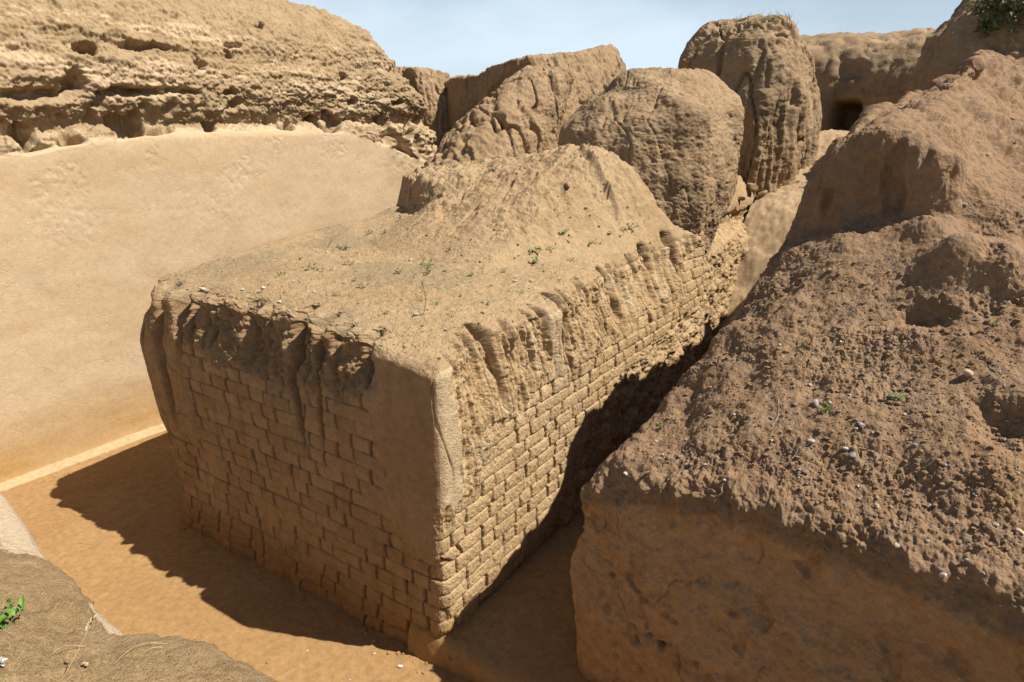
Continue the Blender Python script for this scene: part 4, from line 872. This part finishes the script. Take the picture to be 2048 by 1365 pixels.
for i_, (a_, b2, sg, lb) in enumerate([((170, 1295), (95, 1312), .02, 'tangled straw stem curling over the near mound, left of the flower head'), ((335, 1290), (225, 1325), .03, 'long arched dry stem lying along the near mound, right of the flower head'), ((325, 1296), (278, 1318), .015, 'short bent straw just below the long arched stem on the near mound')]):
    stick('straw', lb, 'straw', a_, b2, .0016, 'straw', sag=sg, side=.08)
def dry_flower(px, py, size, label, group=None, mat='white', stalk=True, h=.05):
    loc, n = hit(px, py)
    if loc is None: return
    e = bpy.data.objects.new('dry_flower', None); sc.collection.objects.link(e); e.location = loc; e.empty_display_size = .05
    d = np.linalg.norm(loc - np.array([0, 0, HCAM])); r_ = size * d / FPX / 2; acc = Acc(); rr = np.random.default_rng(int(px)); top_ = np.array([rr.normal() * .15 * h, rr.normal() * .15 * h, h])
    for k in range(14):
        v = rr.normal(size=3); v[2] = abs(v[2]); acc.add(leaf(top_, v, r_, r_ * .22))
    mesh_obj('flower_head', acc.V, acc.F, MS[mat], None, e)
    acc = Acc(); acc.add(tube([np.zeros(3), top_ * .5 + np.array([.003, 0, 0]), top_], .0016 + r_ * .05, .001 + r_ * .04, 4)); mesh_obj('stem', acc.V, acc.F, MS['brown'], None, e)
    return tag(e, label, 'dry flower', group)
dry_flower(172, 1335, 12, 'pale yellow dry flower head on the near mound, right of the tall straw', mat='seed', h=.015)
dry_flower(8, 1335, 22, 'white dry flower head at the left edge of the near mound', mat='white', h=.02)
for x, y in [(925, 326), (933, 324), (941, 330), (950, 327), (918, 330)]:
    dry_flower(x, y, 6, 'thin dry stalk with a pale round flower head on the heap crest', 'dry flower stalks on the heap crest', 'white', h=.16)
for x, y in [(698, 502), (645, 543), (560, 598), (610, 580), (665, 541), (715, 512), (1085, 537), (765, 455)]:
    dry_flower(x, y, 6, 'small mauve dry flower on the flat top of the brick block', 'mauve flowers on the block top', 'mauve', h=.03)
for i_, (a_, tip, lb) in enumerate([((783, 668), (802, 590), 'tall thin straw leaning right, at the front edge of the brick block top'), ((849, 622), (846, 560), 'dark thin upright stalk in the middle of the brick block top'), ((905, 636), (922, 595), 'dry branching stalk with a dark root on the block top, near the side edge'), ((655, 495), (668, 470), 'thin dark grass stem near the far edge of the brick block top')]):
    la, na = hit(*a_)
    if la is None: continue
    r0, r1 = ray(*a_), ray(*tip); dist = la[1] / r0[1]; p1 = r1 * dist + np.array([0, 0, HCAM]); acc = Acc(); pts = curve_pts(np.zeros(3), p1 - la, 0, .05)
    acc.add(tube(pts, .004, .0022, 4)); r_ = np.random.default_rng(i_)
    for k in range(4): q = pts[3 + k % 4]; acc.add(tube([q, q + r_.normal(size=3) * .03 + np.array([0, 0, .03])], .002, .0012, 4))
    o = mesh_obj('dry_stalk', acc.V, acc.F, MS['straw' if i_ in (0, 2) else 'brown'], la); tag(o, lb, 'dry stalk')

# dry grass and clods nobody could count
def scatter(name, label, cat, n_, region, maker, mat, seed):
    r_ = np.random.default_rng(seed); acc = Acc(); k = 0; tries = 0; org = None
    while k < n_ and tries < n_ * 4:
        tries += 1; x, y = region(r_); loc, n = hit(x, y)
        if loc is None: continue
        if org is None: org = loc
        res = maker(r_, loc - org, n, loc)
        if res: acc.add(res); k += 1
    o = mesh_obj(name, acc.V, acc.F, mat, org); o['kind'] = 'stuff'; return tag(o, label, cat)
def in_poly(poly):
    P_ = np.array(poly, float); lo, hi = P_.min(0), P_.max(0)
    def f(r_):
        while True:
            x, y = r_.uniform(lo[0], hi[0]), r_.uniform(lo[1], hi[1]); c = False; j = len(P_) - 1
            for i in range(len(P_)):
                if (P_[i, 1] > y) != (P_[j, 1] > y) and x < (P_[j, 0] - P_[i, 0]) * (y - P_[i, 1]) / (P_[j, 1] - P_[i, 1]) + P_[i, 0]: c = not c
                j = i
            if c: return x, y
    return f
def blade(r_, p, n, loc):
    if n[2] < .6: return None
    h = r_.uniform(.02, .075); a_ = r_.uniform(0, 6.28); ln = r_.uniform(.2, 1.0); d = np.array([math.cos(a_) * ln, math.sin(a_) * ln, 1.0]) * h
    return ribbon([p - n * .004, p + d * .55, p + d + np.array([d[0], d[1], -.3 * h]) * .4], .0016, .0005, up=(math.cos(a_ + 1), math.sin(a_ + 1), .2))
scatter('dry_grass', 'sparse pale dry grass over the flat top of the brick block', 'dry grass', 1500, in_poly([(380, 560), (620, 480), (780, 470), (1000, 540), (1150, 520), (1090, 620), (820, 690), (640, 630), (430, 600)]), blade, MS['straw'], 5)
def blade2(r_, p, n, loc):
    h = r_.uniform(.008, .022); a_ = r_.uniform(0, 6.28); d = np.array([math.cos(a_), math.sin(a_), .5]) * h
    return ribbon([p, p + d * .6, p + d], .0012, .0004, up=(math.cos(a_ + 1), math.sin(a_ + 1), .2))
scatter('dead_grass', 'short dead grass and chaff over the near mound', 'dry grass', 1400, in_poly([(0, 1150), (130, 1180), (215, 1285), (400, 1305), (520, 1365), (0, 1365)]), blade2, MS['straw'], 6)
_cl = [stone_mesh(700 + k, 1) for k in range(5)]
def clod(r_, p, n, loc):
    V, F = _cl[r_.integers(5)]; s_ = r_.uniform(.004, .009) * (1 + 1.6 * (r_.random() < .12)); a_ = r_.uniform(0, 6.28); c, s2 = math.cos(a_), math.sin(a_)
    V = np.array(V) * s_; V = np.stack([V[:, 0] * c - V[:, 1] * s2, V[:, 0] * s2 + V[:, 1] * c, V[:, 2]], -1) + p + n * s_ * .25
    return list(V), F
scatter('soil_clods', 'loose crumbs of soil over the right slope', 'soil clods', 3200, in_poly([(1210, 955), (1330, 830), (1480, 620), (1580, 480), (1700, 520), (2040, 520), (2046, 1130), (1700, 1040), (1450, 940)]), clod, M['crumb'], 8)
def clod_t(r_, p, n, loc):
    if n[2] < .3: return None
    return clod(r_, p, n, loc)
scatter('earth_crumbs', 'loose crumbs of earth over the brick block top and heap', 'soil clods', 1300, in_poly([(300, 575), (620, 480), (780, 440), (850, 350), (1180, 290), (1260, 390), (1380, 450), (1130, 590), (870, 730), (620, 640)]), clod_t, M['top'], 9)
def crumb_f(r_, p, n, loc):
    V, F = clod(r_, p, n, loc); return V, F
scatter('floor_crumbs', 'crumbs of fallen mud brick along the foot of the block and the left wall', 'brick crumbs', 420, (lambda r_: (lambda k, t_: ((365 + 505 * t_, 1050 + 285 * t_ + abs(r_.normal()) * 14) if k < .55 else (320 * t_, 985 - 100 * t_ + abs(r_.normal()) * 10) if k < .75 else (900 + 210 * t_, 1300 - 190 * t_ + abs(r_.normal()) * 18) if k < .9 else (r_.uniform(60, 820), r_.uniform(1000, 1360))))(r_.random(), r_.random())), crumb_f, M['floor'], 19)
# bushes on the far right mound, grass on the domes
def bush(px, py, size, label, seed, mat='leaf', n_=420):
    loc, n = hit(px, py)
    if loc is None: return
    d = np.linalg.norm(loc - np.array([0, 0, HCAM])); R_ = size * d / FPX / 2; r_ = np.random.default_rng(seed)
    e = bpy.data.objects.new('bush', None); sc.collection.objects.link(e); e.location = loc; e.empty_display_size = .2
    st, lf = Acc(), Acc(); tips = []
    for k in range(26):
        v = r_.normal(size=3) * [1, 1, .6] + n * .8 + [0, 0, .3]; v = v / np.linalg.norm(v) * R_ * r_.uniform(.5, 1.1); st.add(tube([np.zeros(3), v * .5 + r_.normal(size=3) * .03, v], .008, .003, 4)); tips.append(v)
    for k in range(n_):
        v = tips[r_.integers(26)] * r_.uniform(.45, 1.08) + r_.normal(size=3) * R_ * .10; lf.add(leaf(v, r_.normal(size=3) + [0, 0, .3], r_.uniform(.05, .10), r_.uniform(.014, .028)))
    mesh_obj('branches', st.V, st.F, MS['brown'], None, e); mesh_obj('foliage', lf.V, lf.F, MS[mat], None, e); return tag(e, label, 'bush')
bush(1975, 52, 44, 'bright green bush on the shoulder of the dark mound at top right', 11, 'leaf', 200)
bush(2030, 30, 90, 'dark green bush at the right end of the picture, on the high mound', 12, 'grey_leaf', 380)
bush(1990, 12, 70, 'dull olive bush on the crest of the high mound at top right', 13, 'grey_leaf', 260)
def tuft(r_, p, n, loc):
    if n[2] < .25: return None
    h = r_.uniform(.04, .14); a_ = r_.uniform(0, 6.28); d = np.array([math.cos(a_) * .5, math.sin(a_) * .5, 1.0]) * h
    return ribbon([p - n * .01, p + d * .6, p + d], .004, .0012, up=(math.cos(a_ + 1), math.sin(a_ + 1), .2))
scatter('dome_grass', 'thin grass along the domed crest of the tallest mound', 'grass', 130, in_poly([(1440, 46), (1500, 34), (1570, 30), (1600, 40), (1590, 60), (1460, 62)]), tuft, MS['grey_leaf'], 14)
